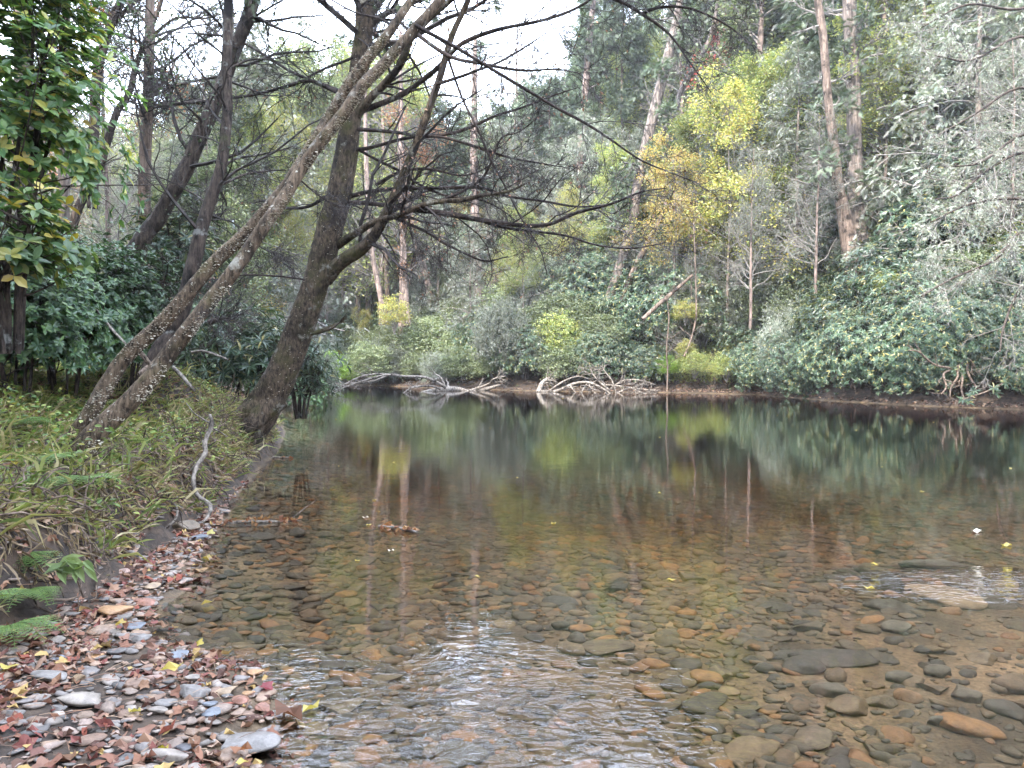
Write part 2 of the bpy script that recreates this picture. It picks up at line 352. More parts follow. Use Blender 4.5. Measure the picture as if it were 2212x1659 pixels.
# ------------------------------------------------------------------ terrain
LEFT = [(10, -60), (8, -30), (3, -12), (-.3, -4), (-.6, 1.5), (-.93, 2.75), (-1.0, 3.1), (-1.25, 3.55), (-1.85, 3.85), (-2.15, 4.4), (-2.2, 5.0), (-2.5, 6.0), (-2.6, 6.5), (-2.95, 7.7), (-3.65, 10.9), (-3.9, 12.3), (-4.6, 15), (-6.3, 20), (-8.2, 27), (-9.9, 34), (-14, 40), (-22, 45), (-60, 50)]
FAR = [(-60, 62), (-22, 56), (-13, 50), (-5, 42), (0, 37.8), (4, 36), (7.5, 35.2), (11, 33), (12.0, 28), (13.7, 24.6), (15.8, 22.8), (20, 18), (23, 10), (25, -8), (27, -30), (29, -60)]
TOE = [(8.4, -60), (6.4, -30), (1.3, -12), (-1.7, -4), (-2.3, 2), (-2.75, 3.9), (-2.65, 4.5), (-2.9, 6.1), (-3.02, 7.5), (-3.75, 10.9), (-4.0, 12.3), (-4.75, 15), (-6.45, 20), (-8.4, 27), (-10.2, 34), (-14.2, 40), (-22, 45.3), (-60, 50.5)]
def seg_dist(x, y, poly):
    best = np.full(x.shape, 1e9)
    for (x0, y0), (x1, y1) in zip(poly[:-1], poly[1:]):
        dx, dy = x1 - x0, y1 - y0
        t = np.clip(((x - x0) * dx + (y - y0) * dy) / (dx * dx + dy * dy), 0, 1)
        best = np.minimum(best, np.hypot(x - x0 - t * dx, y - y0 - t * dy))
    return best
def inside(x, y, poly):
    c = np.zeros(x.shape, bool); n = len(poly)
    for i in range(n):
        (x0, y0), (x1, y1) = poly[i], poly[(i + 1) % n]
        if y0 == y1: continue
        c ^= ((y0 > y) != (y1 > y)) & (x < (x1 - x0) * (y - y0) / (y1 - y0) + x0)
    return c
RIVER = LEFT + FAR
BANKP = TOE + [(-400, 60), (-400, -60)]
def height(x, y):
    x = np.atleast_1d(np.asarray(x, float)); y = np.atleast_1d(np.asarray(y, float))
    dl, df, dt = seg_dist(x, y, LEFT), seg_dist(x, y, FAR), seg_dist(x, y, TOE)
    inr = inside(x, y, RIVER); bank = inside(x, y, BANKP)
    s = np.minimum(dl, df)
    near = .10 + .27 * sstep(y, 4, 10) + .55 * sstep(y, 9, 20)
    bed = -np.minimum(.03 + (.12 + .12 * sstep(y, 7, 12)) * s, near + .05) + .035 * vnoise(x, y, .9, 3) * sstep(s, .2, 1.5)
    beach = .015 + .075 * dl + .02 * vnoise(x, y, 3, 5)
    bk = .08 + .50 * sstep(dt + .10 * vnoise(x, y, 1.7, 9) + .05 * vnoise(x, y, 6, 4), -.02, .36) + .50 * sstep(dt, .3, 3.0) + .055 * dt + .12 * vnoise(x, y, .6, 2) * sstep(dt, .2, 2) + .05 * vnoise(x, y, 2.5, 12) * sstep(dt, .2, 1)
    bk = np.minimum(bk, 6 + .02 * dt)
    bk = bk + .50 * np.exp(-(((x + 4.95) / .95) ** 2 + ((y - 10.8) / 1.0) ** 2))
    kr = sstep(x, -6, 12)
    farh = .03 + (.22 + .55 * sstep(x, 11, 13)) * np.minimum(df, 1.0) + (.42 + .38 * kr) * np.clip(df - .7, 0, 8) + (.28 + .10 * kr) * np.clip(df - 8.7, 0, 90) * sstep(x + .35 * y, -38, 15)
    farh = farh + 7 * sstep(df, 20, 60) * sstep(-x, 5, 40) + (.25 * vnoise(x, y, .35, 4) + .6 * vnoise(x, y, .08, 6)) * sstep(df, .6, 5)
    left_side = dl < df
    return np.where(inr, bed, np.where(left_side, np.where(bank, bk, beach), farh))
def hgt(x, y): return float(height(x, y)[0])
gx = np.concatenate([-np.geomspace(9, 400, 60)[::-1], np.arange(-8.9, 18, .14), np.geomspace(18.1, 400, 60)])
gy = np.concatenate([np.arange(-60, -6, 2.0), np.arange(-6, 1, .5), np.arange(1, 16, .11), 16 + np.cumsum(np.linspace(.15, .4, 95)), np.geomspace(43, 420, 70)])
X, Y = np.meshgrid(gx, gy); Z = height(X.ravel(), Y.ravel())
nx, ny = len(gx), len(gy)
I = (np.arange(ny - 1)[:, None] * nx + np.arange(nx - 1)[None]).ravel()
gmb = MB(); gmb.add(np.stack([X.ravel(), Y.ravel(), Z], 1), np.stack([I, I + 1, I + nx + 1, I + nx], 1))
def ground_mat():
    m, n, l, o = newmat('ground_soil')
    g = n.new('ShaderNodeNewGeometry'); sep = n.new('ShaderNodeSeparateXYZ'); l.new(g.outputs['Position'], sep.inputs[0])
    def noise(sc, det=8):
        q = n.new('ShaderNodeTexNoise'); q.inputs['Scale'].default_value = sc; q.inputs['Detail'].default_value = det; q.inputs['Roughness'].default_value = .65
        l.new(g.outputs['Position'], q.inputs['Vector']); return q
    n1, n2, n3 = noise(9), noise(1.2), noise(40)
    soil = ramp(n, [(.014, .010, .008), (.032, .022, .016), (.07, .046, .031), (.05, .045, .026)], [.3, .48, .62, .75]); l.new(n1.outputs['Fac'], soil.inputs[0])
    sand = ramp(n, [(.045, .033, .02), (.11, .08, .045), (.24, .17, .10)], [.35, .5, .65]); l.new(n2.outputs['Fac'], sand.inputs[0])
    grit = n.new('ShaderNodeMix'); grit.data_type = 'RGBA'; grit.blend_type = 'MULTIPLY'; grit.inputs['Factor'].default_value = 1
    gr = ramp(n, [(.55, .5, .45), (1.3, 1.25, 1.2)], [.35, .6]); l.new(n3.outputs['Fac'], gr.inputs[0]); l.new(sand.outputs[0], grit.inputs['A']); l.new(gr.outputs[0], grit.inputs['B'])
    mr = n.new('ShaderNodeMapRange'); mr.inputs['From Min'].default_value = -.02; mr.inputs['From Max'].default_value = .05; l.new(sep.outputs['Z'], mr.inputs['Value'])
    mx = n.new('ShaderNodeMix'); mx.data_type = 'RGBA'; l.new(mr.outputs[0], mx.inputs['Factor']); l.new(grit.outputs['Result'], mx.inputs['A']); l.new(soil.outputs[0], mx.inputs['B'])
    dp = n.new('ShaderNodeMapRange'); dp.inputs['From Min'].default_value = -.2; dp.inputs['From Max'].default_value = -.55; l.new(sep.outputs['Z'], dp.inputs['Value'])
    mx2 = n.new('ShaderNodeMix'); mx2.data_type = 'RGBA'; l.new(dp.outputs[0], mx2.inputs['Factor']); l.new(mx.outputs['Result'], mx2.inputs['A']); mx2.inputs['B'].default_value = (.055, .042, .026, 1)  # deep bed darkened in its colour, painted fade of light with depth
    p = n.new('ShaderNodeBsdfPrincipled'); p.inputs['Roughness'].default_value = .85; l.new(mx2.outputs['Result'], p.inputs['Base Color'])
    b = n.new('ShaderNodeBump'); b.inputs['Distance'].default_value = .03; l.new(n1.outputs['Fac'], b.inputs['Height']); l.new(b.outputs[0], p.inputs['Normal']); l.new(p.outputs[0], o.inputs[0])
    return m
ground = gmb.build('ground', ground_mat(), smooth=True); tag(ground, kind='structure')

# water: a sheet with fresnel reflection over a clear brownish body
def water_mat():
    m, n, l, o = newmat('river_water')
    g = n.new('ShaderNodeNewGeometry'); sep = n.new('ShaderNodeSeparateXYZ'); l.new(g.outputs['Position'], sep.inputs[0])
    def noise(scale, sc3, det=3, dist=0):
        mp = n.new('ShaderNodeMapping'); mp.inputs['Scale'].default_value = sc3; l.new(g.outputs['Position'], mp.inputs[0])
        q = n.new('ShaderNodeTexNoise'); q.inputs['Scale'].default_value = scale; q.inputs['Detail'].default_value = det; q.inputs['Distortion'].default_value = dist
        l.new(mp.outputs[0], q.inputs['Vector']); return q.outputs['Fac']
    def math_(op, a, b):
        q = n.new('ShaderNodeMath'); q.operation = op
        for i, v in enumerate((a, b)):
            if isinstance(v, (int, float)): q.inputs[i].default_value = v
            else: l.new(v, q.inputs[i])
        return q.outputs[0]
    calm = noise(2.2, (1, 1.6, 1), 2); fine = noise(9, (.8, 2.4, 1), 3, .6); rif = noise(9, (.9, 1.8, 1), 1.8, .9)
    # the riffle: faster shallow water in front of the camera and over the submerged rock on the right
    mr = n.new('ShaderNodeMapRange'); mr.interpolation_type = 'SMOOTHSTEP'; mr.inputs['From Min'].default_value = 4.1; mr.inputs['From Max'].default_value = 3.2; l.new(sep.outputs['Y'], mr.inputs['Value'])
    patch = noise(.9, (1, 1, 1), 3); pr = n.new('ShaderNodeMapRange'); pr.inputs['From Min'].default_value = .4; pr.inputs['From Max'].default_value = .6; l.new(patch, pr.inputs['Value'])
    near = math_('MULTIPLY', mr.outputs[0], math_('ADD', .35, math_('MULTIPLY', pr.outputs[0], .8)))
    dx = math_('SUBTRACT', sep.outputs['X'], 3.05); dy = math_('SUBTRACT', sep.outputs['Y'], 4.95)
    rr = math_('ADD', math_('MULTIPLY', math_('MULTIPLY', dx, dx), .9), math_('MULTIPLY', math_('MULTIPLY', dy, dy), 5))
    m2 = n.new('ShaderNodeMapRange'); m2.inputs['From Min'].default_value = 1.0; m2.inputs['From Max'].default_value = .1; l.new(rr, m2.inputs['Value'])
    m3 = n.new('ShaderNodeMapRange'); m3.interpolation_type = 'SMOOTHSTEP'; m3.inputs['From Min'].default_value = 1.3; m3.inputs['From Max'].default_value = .5; l.new(sep.outputs['X'], m3.inputs['Value'])
    amp = math_('MAXIMUM', math_('MULTIPLY', near, m3.outputs[0]), math_('MULTIPLY', m2.outputs[0], 2.6))
    h = math_('ADD', math_('ADD', math_('MULTIPLY', calm, .08), math_('MULTIPLY', fine, .022)), math_('MULTIPLY', math_('MULTIPLY', rif, amp), 1.0))
    b = n.new('ShaderNodeBump'); b.inputs['Distance'].default_value = .022; b.inputs['Strength'].default_value = 1; l.new(h, b.inputs['Height'])
    fr = n.new('ShaderNodeFresnel'); fr.inputs['IOR'].default_value = 1.45; l.new(b.outputs[0], fr.inputs['Normal'])
    gl = n.new('ShaderNodeBsdfGlossy'); gl.inputs['Roughness'].default_value = 0; gl.inputs['Color'].default_value = (1, 1, 1, 1); l.new(b.outputs[0], gl.inputs['Normal'])
    tr = n.new('ShaderNodeBsdfTransparent'); tr.inputs['Color'].default_value = (1, 1, 1, 1)
    mx = n.new('ShaderNodeMixShader'); l.new(fr.outputs[0], mx.inputs[0]); l.new(tr.outputs[0], mx.inputs[1]); l.new(gl.outputs[0], mx.inputs[2])
    l.new(mx.outputs[0], o.inputs[0])
    ab = n.new('ShaderNodeVolumeAbsorption'); ab.inputs['Color'].default_value = (.72, .52, .24, 1); ab.inputs['Density'].default_value = 1.4; l.new(ab.outputs[0], o.inputs['Volume'])
    return m
wmb = MB(); wmb.add([(-70, -59.9, 0), (40, -59.9, 0), (40, 66, 0), (-70, 66, 0), (-70, -59.9, -3), (40, -59.9, -3), (40, 66, -3), (-70, 66, -3)], np.array([[0, 1, 2, 3], [7, 6, 5, 4], [0, 4, 5, 1], [1, 5, 6, 2], [2, 6, 7, 3], [3, 7, 4, 0]]))
tag(wmb.build('water', water_mat()), kind='structure')

# ------------------------------------------------------------------ the leaning trees on the left bank (traced)
def z2(pts): return [(648 + x * .499, y * .499) for x, y in pts]
def z1(pts): return [(x * .4991, y * .4991) for x, y in pts]
def z3(pts): return [(1420 + x * .5425, y * .5425) for x, y in pts]
def z4(pts): return [(x * .5225, 792 + y * .5225) for x, y in pts]
def z5(pts): return [(648 + x * .5227, 792 + y * .5227) for x, y in pts]
def z6(pts): return [(1420 + x * .5224, 792 + y * .5224) for x, y in pts]
def trace(pix, d0, d1, w0, w1, sub=5, jit=0.0, bow=0.0):
    """pixels -> 3-D path from depth d0 to d1; widths in photograph pixels"""
    n = len(pix); ts = np.linspace(0, 1, n); ws = w0 if hasattr(w0, '__len__') else np.linspace(w0, w1, n)
    ds = d0 + (d1 - d0) * ts + bow * np.sin(ts * np.pi) + (jit * rng.normal(size=n) if jit else 0)
    pts = [P(a, b, d) for (a, b), d in zip(pix, ds)]; rad = [w * d / FPX / 2 for w, d in zip(ws, ds)]
    return smooth_path(pts, rad, sub)
def resamp(p, r, M):
    x = np.linspace(0, len(p) - 1, M); i = np.minimum(x.astype(int), len(p) - 2); f = (x - i)[:, None]
    return p[i] * (1 - f) + p[i + 1] * f, r[i] * (1 - f[:, 0]) + r[i + 1] * f[:, 0]
def bare_twigs(mb, paths, C=(9, 5, 3), lf=(.42, .5, .5), droop=.02, rmin=.0035, t0=.15, lmin=.35, last=None):
    """three orders of bare twig off a list of (path, radii)"""
    ps = [resamp(p, r, 12) for p, r in paths]
    A, B = np.stack([a for a, b in ps]), np.stack([b for a, b in ps])
    out = []
    for k, (c, f) in enumerate(zip(C, lf)):
        A, B = spawn(A, B, c, f, ang=42, t0=t0, M=7, wob=.2, droop=droop, lmin=lmin * (.55 ** k), rf=.42, rmin=rmin * (.8 ** k))
        tubes(mb, A, B, 3); out.append(A)
    return out

# main mossy tree
mt = thing('leaning_tree', 'big mossy tree leaning right over the water edge, with long bare branches over the river', 'tree', tuple(P(525, 985, 11)))
main_loc = np.array(mt.location)
def rel(mb, loc):
    mb.v = [v - loc for v in mb.v]; return mb
tp, tr_ = trace([(500, 985), (522, 950), (556, 898), (588, 844), (612, 800), (651, 700), (686, 600), (711, 500), (737, 400), (760, 250), (783, 100), (790, 0), (800, -160), (812, -380)],
                11.0, 10.6, [60, 78, 80, 72, 66, 60, 56, 56, 51, 43, 40, 38, 30, 20], 0, sub=8)
mb = MB(); tubes(mb, tp, tr_, 22, bump=.05)
# root flare: buttress roots spreading over the bank and down to the water
for pix, w in (([(600, 860), (550, 880), (505, 915), (478, 960), (470, 1010)], 50), ([(600, 860), (560, 900), (525, 945), (512, 1010)], 56), ([(550, 920), (500, 935), (460, 930), (425, 945)], 56), ([(545, 930), (510, 965), (480, 985), (450, 1000)], 50),
               ([(530, 945), (505, 985), (500, 1010), (485, 1030)], 34), ([(575, 880), (560, 920), (545, 975), (540, 1000)], 30)):
    a, b = trace(pix, 10.9, 10.3 + .4 * random.random(), w, w * .45, 6); tubes(mb, a, b, 12, bump=.10)
rel(mb, main_loc).build('trunk', M['bark_moss'], mt, True)
BR = [
 (z2([(110, 1210), (170, 1140), (240, 1095), (300, 1045), (345, 980), (430, 800), (520, 580), (600, 350), (660, 150), (720, 20), (770, -120), (800, -260)]), [34, 32, 29, 26, 22, 19, 17, 15, 13, 12, 9, 6], 10.8, 9.6),
 (z2([(150, 1070), (240, 1010), (330, 960), (430, 930), (560, 880), (700, 865), (800, 845), (900, 830), (975, 795)]), [19, 17, 15, 13, 11, 10, 9, 7, 4], 10.8, 9.2),
 (z2([(470, 905), (600, 920), (740, 945), (900, 970), (1060, 975), (1200, 920), (1340, 885), (1480, 830), (1587, 815)]), [12, 11, 11, 10, 9, 8, 6, 4, 2], 10.2, 8.6),
 (z2([(180, 895), (230, 878), (380, 890), (470, 905)]), [13, 11, 10, 9], 10.8, 10.2),
 (z2([(215, 850), (330, 825), (500, 815), (620, 815), (780, 812), (900, 850), (1050, 870), (1200, 895), (1340, 885)]), [10, 9, 8, 7, 7, 6, 5, 4, 3], 10.8, 9.3),
 (z2([(230, 560), (330, 565), (430, 575), (520, 590), (620, 595), (760, 635), (900, 680), (1000, 700), (1150, 725)]), [9, 8, 7, 7, 6, 6, 5, 4, 2], 10.7, 9.4),
 (z2([(215, 650), (300, 640), (430, 605), (520, 590), (640, 580), (740, 550), (850, 500), (950, 470), (1080, 420), (1200, 380)]), [9, 8, 7, 7, 7, 7, 6, 5, 4, 2], 10.8, 9.5),
 (z2([(235, 520), (300, 430), (380, 350), (440, 270), (480, 170), (540, 100), (630, 20), (740, -70), (900, -160)]), [19, 17, 16, 15, 14, 13, 12, 9, 6], 10.7, 9.5),
 (z2([(270, 480), (420, 420), (500, 370), (600, 290), (700, 190), (850, 130), (1020, 95), (1140, 60), (1240, 10), (1320, -60)]), [13, 12, 11, 11, 10, 9, 7, 6, 5, 3], 10.7, 8.8),
 (z2([(480, 130), (640, 240), (780, 275), (960, 305), (1110, 300), (1220, 320)]), [9, 8, 7, 6, 4, 2], 9.8, 8.9),
 (z2([(400, 940), (540, 1000), (620, 1050), (700, 1090), (800, 1130), (900, 1110)]), [7, 6, 6, 5, 4, 2], 10.4, 9.6),
 (z2([(520, 905), (700, 930), (860, 980), (1000, 1000), (1150, 1020), (1280, 1060), (1430, 1075), (1587, 1050)]), [7, 7, 6, 6, 5, 4, 4, 2], 10.1, 8.8),
 (z2([(590, 365), (700, 330), (780, 300), (870, 265), (980, 200), (1100, 120)]), [8, 7, 6, 5, 4, 2], 10, 9.2),
 (z2([(600, 870), (700, 830), (780, 780), (820, 720), (870, 600), (950, 570), (1040, 500)]), [7, 6, 6, 5, 4, 3, 2], 10, 9.4),
 (z2([(330, 800), (420, 750), (520, 730), (600, 740), (700, 760), (800, 730), (900, 640)]), [8, 7, 6, 5, 4, 3, 2], 10.6, 9.7),
 (z2([(240, 640), (330, 690), (430, 740), (520, 800), (640, 850), (760, 860), (860, 900), (940, 960)]), [7, 6, 6, 5, 5, 4, 3, 2], 10.8, 9.9),
 (z2([(640, 245), (700, 420), (770, 560), (830, 700), (900, 830), (960, 950), (1040, 1080), (1070, 1190)]), [6, 5, 5, 5, 4, 4, 3, 2], 10, 9.2),
 (z2([(470, 935), (480, 1010), (495, 1080), (480, 1160)]), [5, 4, 3, 2], 10.3, 10.1),
 (z1([(1415, 850), (1330, 895), (1230, 900), (1150, 870), (1090, 880)]), [8, 7, 5, 4, 2], 10.9, 11.6),
 (z1([(1470, 395), (1340, 350), (1250, 372), (1100, 410), (1000, 420), (900, 400)]), [9, 8, 7, 6, 5, 2], 10.6, 11.6),
 (z1([(1460, 400), (1350, 350), (1250, 305), (1180, 260), (1060, 190), (960, 160), (850, 60)]), [8, 7, 6, 6, 5, 4, 2], 10.6, 12),
 (z1([(1530, 250), (1400, 300), (1300, 350), (1200, 380)]), [6, 5, 4, 2], 10.6, 11.5),
 (z1([(1320, 1210), (1200, 1195), (1060, 1190), (960, 1205), (840, 1215)]), [4, 4, 3, 3, 2], 10.6, 9.5),
]
bmb = []
for pix, w, d0, d1 in BR:
    n = len(pix); a, b = trace(pix, d0, d1, w, 0, 5, jit=.03)
    mb = MB(); tubes(mb, a, b, 8, bump=.08); rel(mb, main_loc).build('branch', M['bark_moss'] if w[0] > 18 else M['bark_branch'], mt, True); bmb.append((a, b))
# snapped stub low on the trunk
mb = MB()
for k in range(7):
    a, b = trace([(672, 722), (700, 716 - k), (724, 706 - k), (748, 686 + k * 3 - 8)], 10.8, 10.3 + .05 * k, 7, 1.2, 4, jit=.02); tubes(mb, a, b, 5)
rel(mb, main_loc).build('snapped_branch', M['bark_moss'], mt, True)
mb = MB(); tw = bare_twigs(mb, bmb, C=(13, 7, 4), lf=(.40, .5, .45), rmin=.0044, lmin=.45)
# upward crown out of the frame, seen in the reflection
crown_sets = []
a, b = resamp(tp[-30:], tr_[-30:], 12); q, qr = spawn(a[None], b[None], 16, .7, ang=60, M=8, rf=.4); tubes(mb, q, qr, 4)
q, qr = spawn(q, qr, 8, .5, M=6, rmin=.004); tubes(mb, q, qr, 3); q, qr = spawn(q, qr, 3, .6, M=4, rmin=.004); tubes(mb, q, qr, 3); mtop = q
rel(mb, main_loc).build('twigs', M['bark_twig'], mt)['kind'] = 'stuff'
mb = MB(); p_, d_ = sample(tw[1], 1, .5, 1); s = rng.random(len(p_)) < .35
leaves(mb, p_[s], norm(d_[s] + [0, 0, -.6]), .05, .03, tilt=1); rel(mb, main_loc).build('withered_leaves', M['litter_far'], mt)['kind'] = 'stuff'
p_, d_ = sample(mtop, 6, .2, 1); k = (p_[:, 2] > 6.2) & (vnoise(p_[:, 0] * 1.2, p_[:, 1] + p_[:, 2] * 1.3, 1, 6) > -.25); p_, d_ = p_[k], d_[k]; mb = MB(); leaves(mb, p_, norm(d_ + .6 * rng.normal(size=d_.shape)), .16, .12, tmpl=SPRAY, tilt=.7); rel(mb, main_loc).build('needles', M['hemlock'], mt)['kind'] = 'stuff'
# fine lichen specks on the trunk
def surf_points(p, r, n, t0=0, t1=1, side=None):
    x = rng.uniform(t0, t1, n) * (len(p) - 1.001); i = x.astype(int); f = (x - i)[:, None]
    c = p[i] * (1 - f) + p[i + 1] * f; rr = r[i] * (1 - f[:, 0]) + r[i + 1] * f[:, 0]
    T = norm(p[i + 1] - p[i]); rd = rdirs(n)
    if side is not None: rd = norm(rd * .9 + np.array(side))
    o_ = norm(rd - (rd * T).sum(-1, keepdims=True) * T)
    return c + o_ * rr[:, None] * .99, o_, T
def T_shelf():
    a = np.linspace(-1.4, 1.4, 6); top = np.stack([np.sin(a) * .5, np.cos(a) * 1.0, np.full(6, .12)], 1); bot = top * [.9, .9, 0] - [0, 0, .06]
    v = np.vstack([[[0, -.2, .2]], [[0, -.2, -.1]], top, bot])
    f3 = [[0, 2 + i, 3 + i] for i in range(5)] + [[1, 9 + i, 8 + i] for i in range(5)]; f4 = [[2 + i, 8 + i, 9 + i, 3 + i] for i in range(5)]
    return v, [np.array(f3), np.array(f4)]
SHELF = T_shelf()
mb = MB(); p_, o_, T_ = surf_points(tp, tr_, 900, 0, .8); sz = rng.uniform(.006, .017, 900)
mb.inst(*SHELF, p_, frames(o_), np.stack([sz * 1.3, sz * .5, sz], 1)); rel(mb, main_loc).build('lichen_specks', M['fungus'], mt)['kind'] = 'stuff'

# the twin stems covered with bracket fungus, in front
def fungus_tree(pix, w, d0, d1, label, nshelf, side):
    loc = P(pix[0][0], pix[0][1], d0); t = thing('leaning_tree', label, 'tree', tuple(loc))
    a, b = trace(pix, d0, d1, w, 0, 7, jit=.02)
    mb = MB(); tubes(mb, a, b, 16, bump=.05)
    for k in range(5):   # root toes
        an = -2.6 + k * 1.0; e = a[0] + np.array([math.cos(an) * .35, math.sin(an) * .3, -.22]); q, r = smooth_path([a[3], a[0] * .6 + e * .4 + [0, 0, .03], e], [b[0] * .7, b[0] * .5, b[0] * .2], 5); tubes(mb, q, r, 8, bump=.08)
    rel(mb, loc).build('trunk', M['bark_lichen'], t, True)
    nn = int(nshelf * 2.7) + 100; p_, o_, T_ = surf_points(a, b, nn, .02, .8, side); sz = rng.uniform(.004, .013, nn) * (1 + .7 * (rng.random(nn) > .92))
    cl = vnoise(p_[:, 2] * 1.0, p_[:, 0] * .5, 3.2, 17) + .6 * vnoise(p_[:, 2], p_[:, 1], 9, 3) > -.25; p_, o_, T_, sz = p_[cl], o_[cl], T_[cl], sz[cl]
    big = np.argsort(-sz); sm = big[100:]
    mb = MB(); mb.inst(*SHELF, p_[sm], frames(o_[sm]), np.stack([sz[sm] * 1.5, sz[sm] * .9, sz[sm]], 1)); rel(mb, loc).build('bracket_fungi', M['fungus'], t)['kind'] = 'stuff'
    me = MB(); me.inst(*SHELF, np.zeros((1, 3)), np.eye(3)[None], np.ones((1, 3))); me = me.mesh('bracket_fungus'); me.materials.append(M['fungus'])
    from mathutils import Matrix
    Fm = frames(o_[big[:100]])
    for j, k in enumerate(big[:100]):
        o = link('bracket_fungus', me, t); mm = Matrix(Fm[j].tolist()).to_4x4(); o.rotation_euler = mm.to_euler(); o.location = tuple(p_[k] - loc); o.scale = (sz[k] * 1.6, sz[k], sz[k])
    return t, a, b, loc
S1 = [(150, 985), (163, 945), (199, 886), (235, 823), (280, 762), (350, 697), (415, 622), (470, 560), (525, 511), (577, 452), (618, 402), (650, 352), (672, 316), (713, 250), (748, 190), (788, 135), (833, 80), (868, 30), (888, 0), (960, -110), (1050, -260)]
S2 = [(140, 1012), (157, 996), (209, 933), (261, 886), (322, 822), (378, 747), (422, 692), (466, 635), (512, 575), (546, 526), (577, 478), (615, 425), (655, 358), (698, 299), (738, 250), (783, 185), (823, 145), (863, 100), (907, 50), (950, 0), (1040, -120), (1140, -260)]
t1, a1, b1, l1 = fungus_tree(S1, [44, 36, 34, 33, 32, 31, 30, 28, 27, 26, 25, 24, 24, 23, 22, 22, 20, 18, 17, 13, 8], 6.5, 7.6, 'slanting trunk freckled with white bracket fungus, upper one of the two crossing stems', 700, (.6, -.5, .4))
t2, a2, b2, l2 = fungus_tree(S2, [62, 52, 46, 43, 38, 34, 32, 30, 29, 28, 27, 26, 26, 25, 25, 24, 23, 22, 21, 19, 14, 9], 6.2, 7.3, 'slanting trunk thickly edged with white bracket fungus, lower one of the two crossing stems', 1100, (1, -.3, -.2))
for t, a, b, loc, prs in ((t1, a1, b1, l1, [(z2([(400, 110), (340, 80), (230, 50), (120, -10)]), [6, 5, 4, 3], 7.4, 7.9), (z1([(1300, 780), (1400, 860), (1500, 905)]), [4, 3, 2], 7, 7.2), (z1([(1050, 1020), (1130, 1070), (1200, 1110)]), [4, 3, 2], 6.9, 7.2)]),
                          (t2, a2, b2, l2, [(z2([(500, 110), (650, 190), (800, 280), (950, 370), (1100, 460), (1230, 530), (1340, 600), (1470, 690), (1587, 740), (1720, 790)]), [9, 8, 7, 7, 6, 6, 5, 4, 3, 2], 7.1, 6.6),
                                            (z1([(905, 1395), (950, 1380), (990, 1378)]), [14, 9, 5], 6.4, 6.3), (z2([(860, -150), (1150, -60), (1350, -10), (1480, 60), (1600, 150), (1680, 260), (1780, 400)]), [12, 11, 9, 7, 5, 4, 2], 7.2, 6.4),
                                            (z2([(1480, 60), (1570, 30), (1700, 40), (1850, 110), (1960, 200)]), [7, 6, 5, 4, 2], 6.8, 6.2), (z2([(1350, -10), (1550, -30), (1750, -10), (2000, -30)]), [6, 5, 4, 2], 6.9, 6.2)])):
    pr = []
    for pix, w, d0, d1 in prs:
        q, r = trace(pix, d0, d1, w, 0, 5, jit=.02); mb = MB(); tubes(mb, q, r, 7, bump=.08); rel(mb, loc).build('branch', M['bark_branch'], t, True); pr.append((q, r))
    mb = MB(); tw = bare_twigs(mb, pr, C=(14, 7, 4), lf=(.3, .5, .5), rmin=.0035, lmin=.25)
    q, r = resamp(a[-14:], b[-14:], 12); q, qr = spawn(q[None], r[None], 12, .5, ang=60, M=8, rf=.4); tubes(mb, q, qr, 4); q, qr = spawn(q, qr, 7, .5, M=6, rmin=.003); tubes(mb, q, qr, 3)
    rel(mb, loc).build('twigs', M['bark_twig'], t)['kind'] = 'stuff'

# darker trees standing behind them
def plain_tree(pix, w, d0, d1, label, branches=(), mat='bark_dark', leafmat=None, C=(10, 7, 4), up=True, nl=4, dens=.5, lsz=.06, crown=True):
    loc = P(pix[0][0], pix[0][1], d0); t = thing('tree', label, 'tree', tuple(loc))
    a, b = trace(pix, d0, d1, w, 0, 7, jit=.02); mb = MB(); tubes(mb, a, b, 14, bump=.05); rel(mb, loc).build('trunk', M[mat], t, True)
    pr = []
    for bp, bw, e0, e1 in branches:
        q, r = trace(bp, e0, e1, bw, 0, 5, jit=.03); mb = MB(); tubes(mb, q, r, 7, bump=.08); rel(mb, loc).build('branch', M[mat], t, True); pr.append((q, r))
    mb = MB(); tips = []
    if pr: tips += bare_twigs(mb, pr, C=C, lf=(.38, .5, .5), rmin=.004, lmin=.4)
    if crown:
        q, r = resamp(a, b, 12); q, qr = spawn(q[None], r[None], 15, .35, ang=65, t0=.35, M=8, rf=.3, lmin=1.2, up=.03); tubes(mb, q, qr, 4)
        q, qr = spawn(q, qr, 8, .5, M=6, rmin=.005); tubes(mb, q, qr, 3); q2, qr2 = spawn(q, qr, 4, .6, M=5, rmin=.004); tubes(mb, q2, qr2, 3); tips.append(q2)
    rel(mb, loc).build('twigs', M['bark_twig'], t)['kind'] = 'stuff'
    if leafmat and tips:
        mb = MB(); p_, d_ = sample(tips[-1], nl, .2, 1); s = rng.random(len(p_)) < dens; p_ = p_[s] + .05 * rng.normal(size=(s.sum(), 3)); leaves(mb, p_, norm(d_[s] + .5 * rng.normal(size=(s.sum(), 3))), lsz, lsz * .6, tilt=.9)
        o = rel(mb, loc).build('leaves', M[leafmat], t); o['kind'] = 'stuff'
    return t
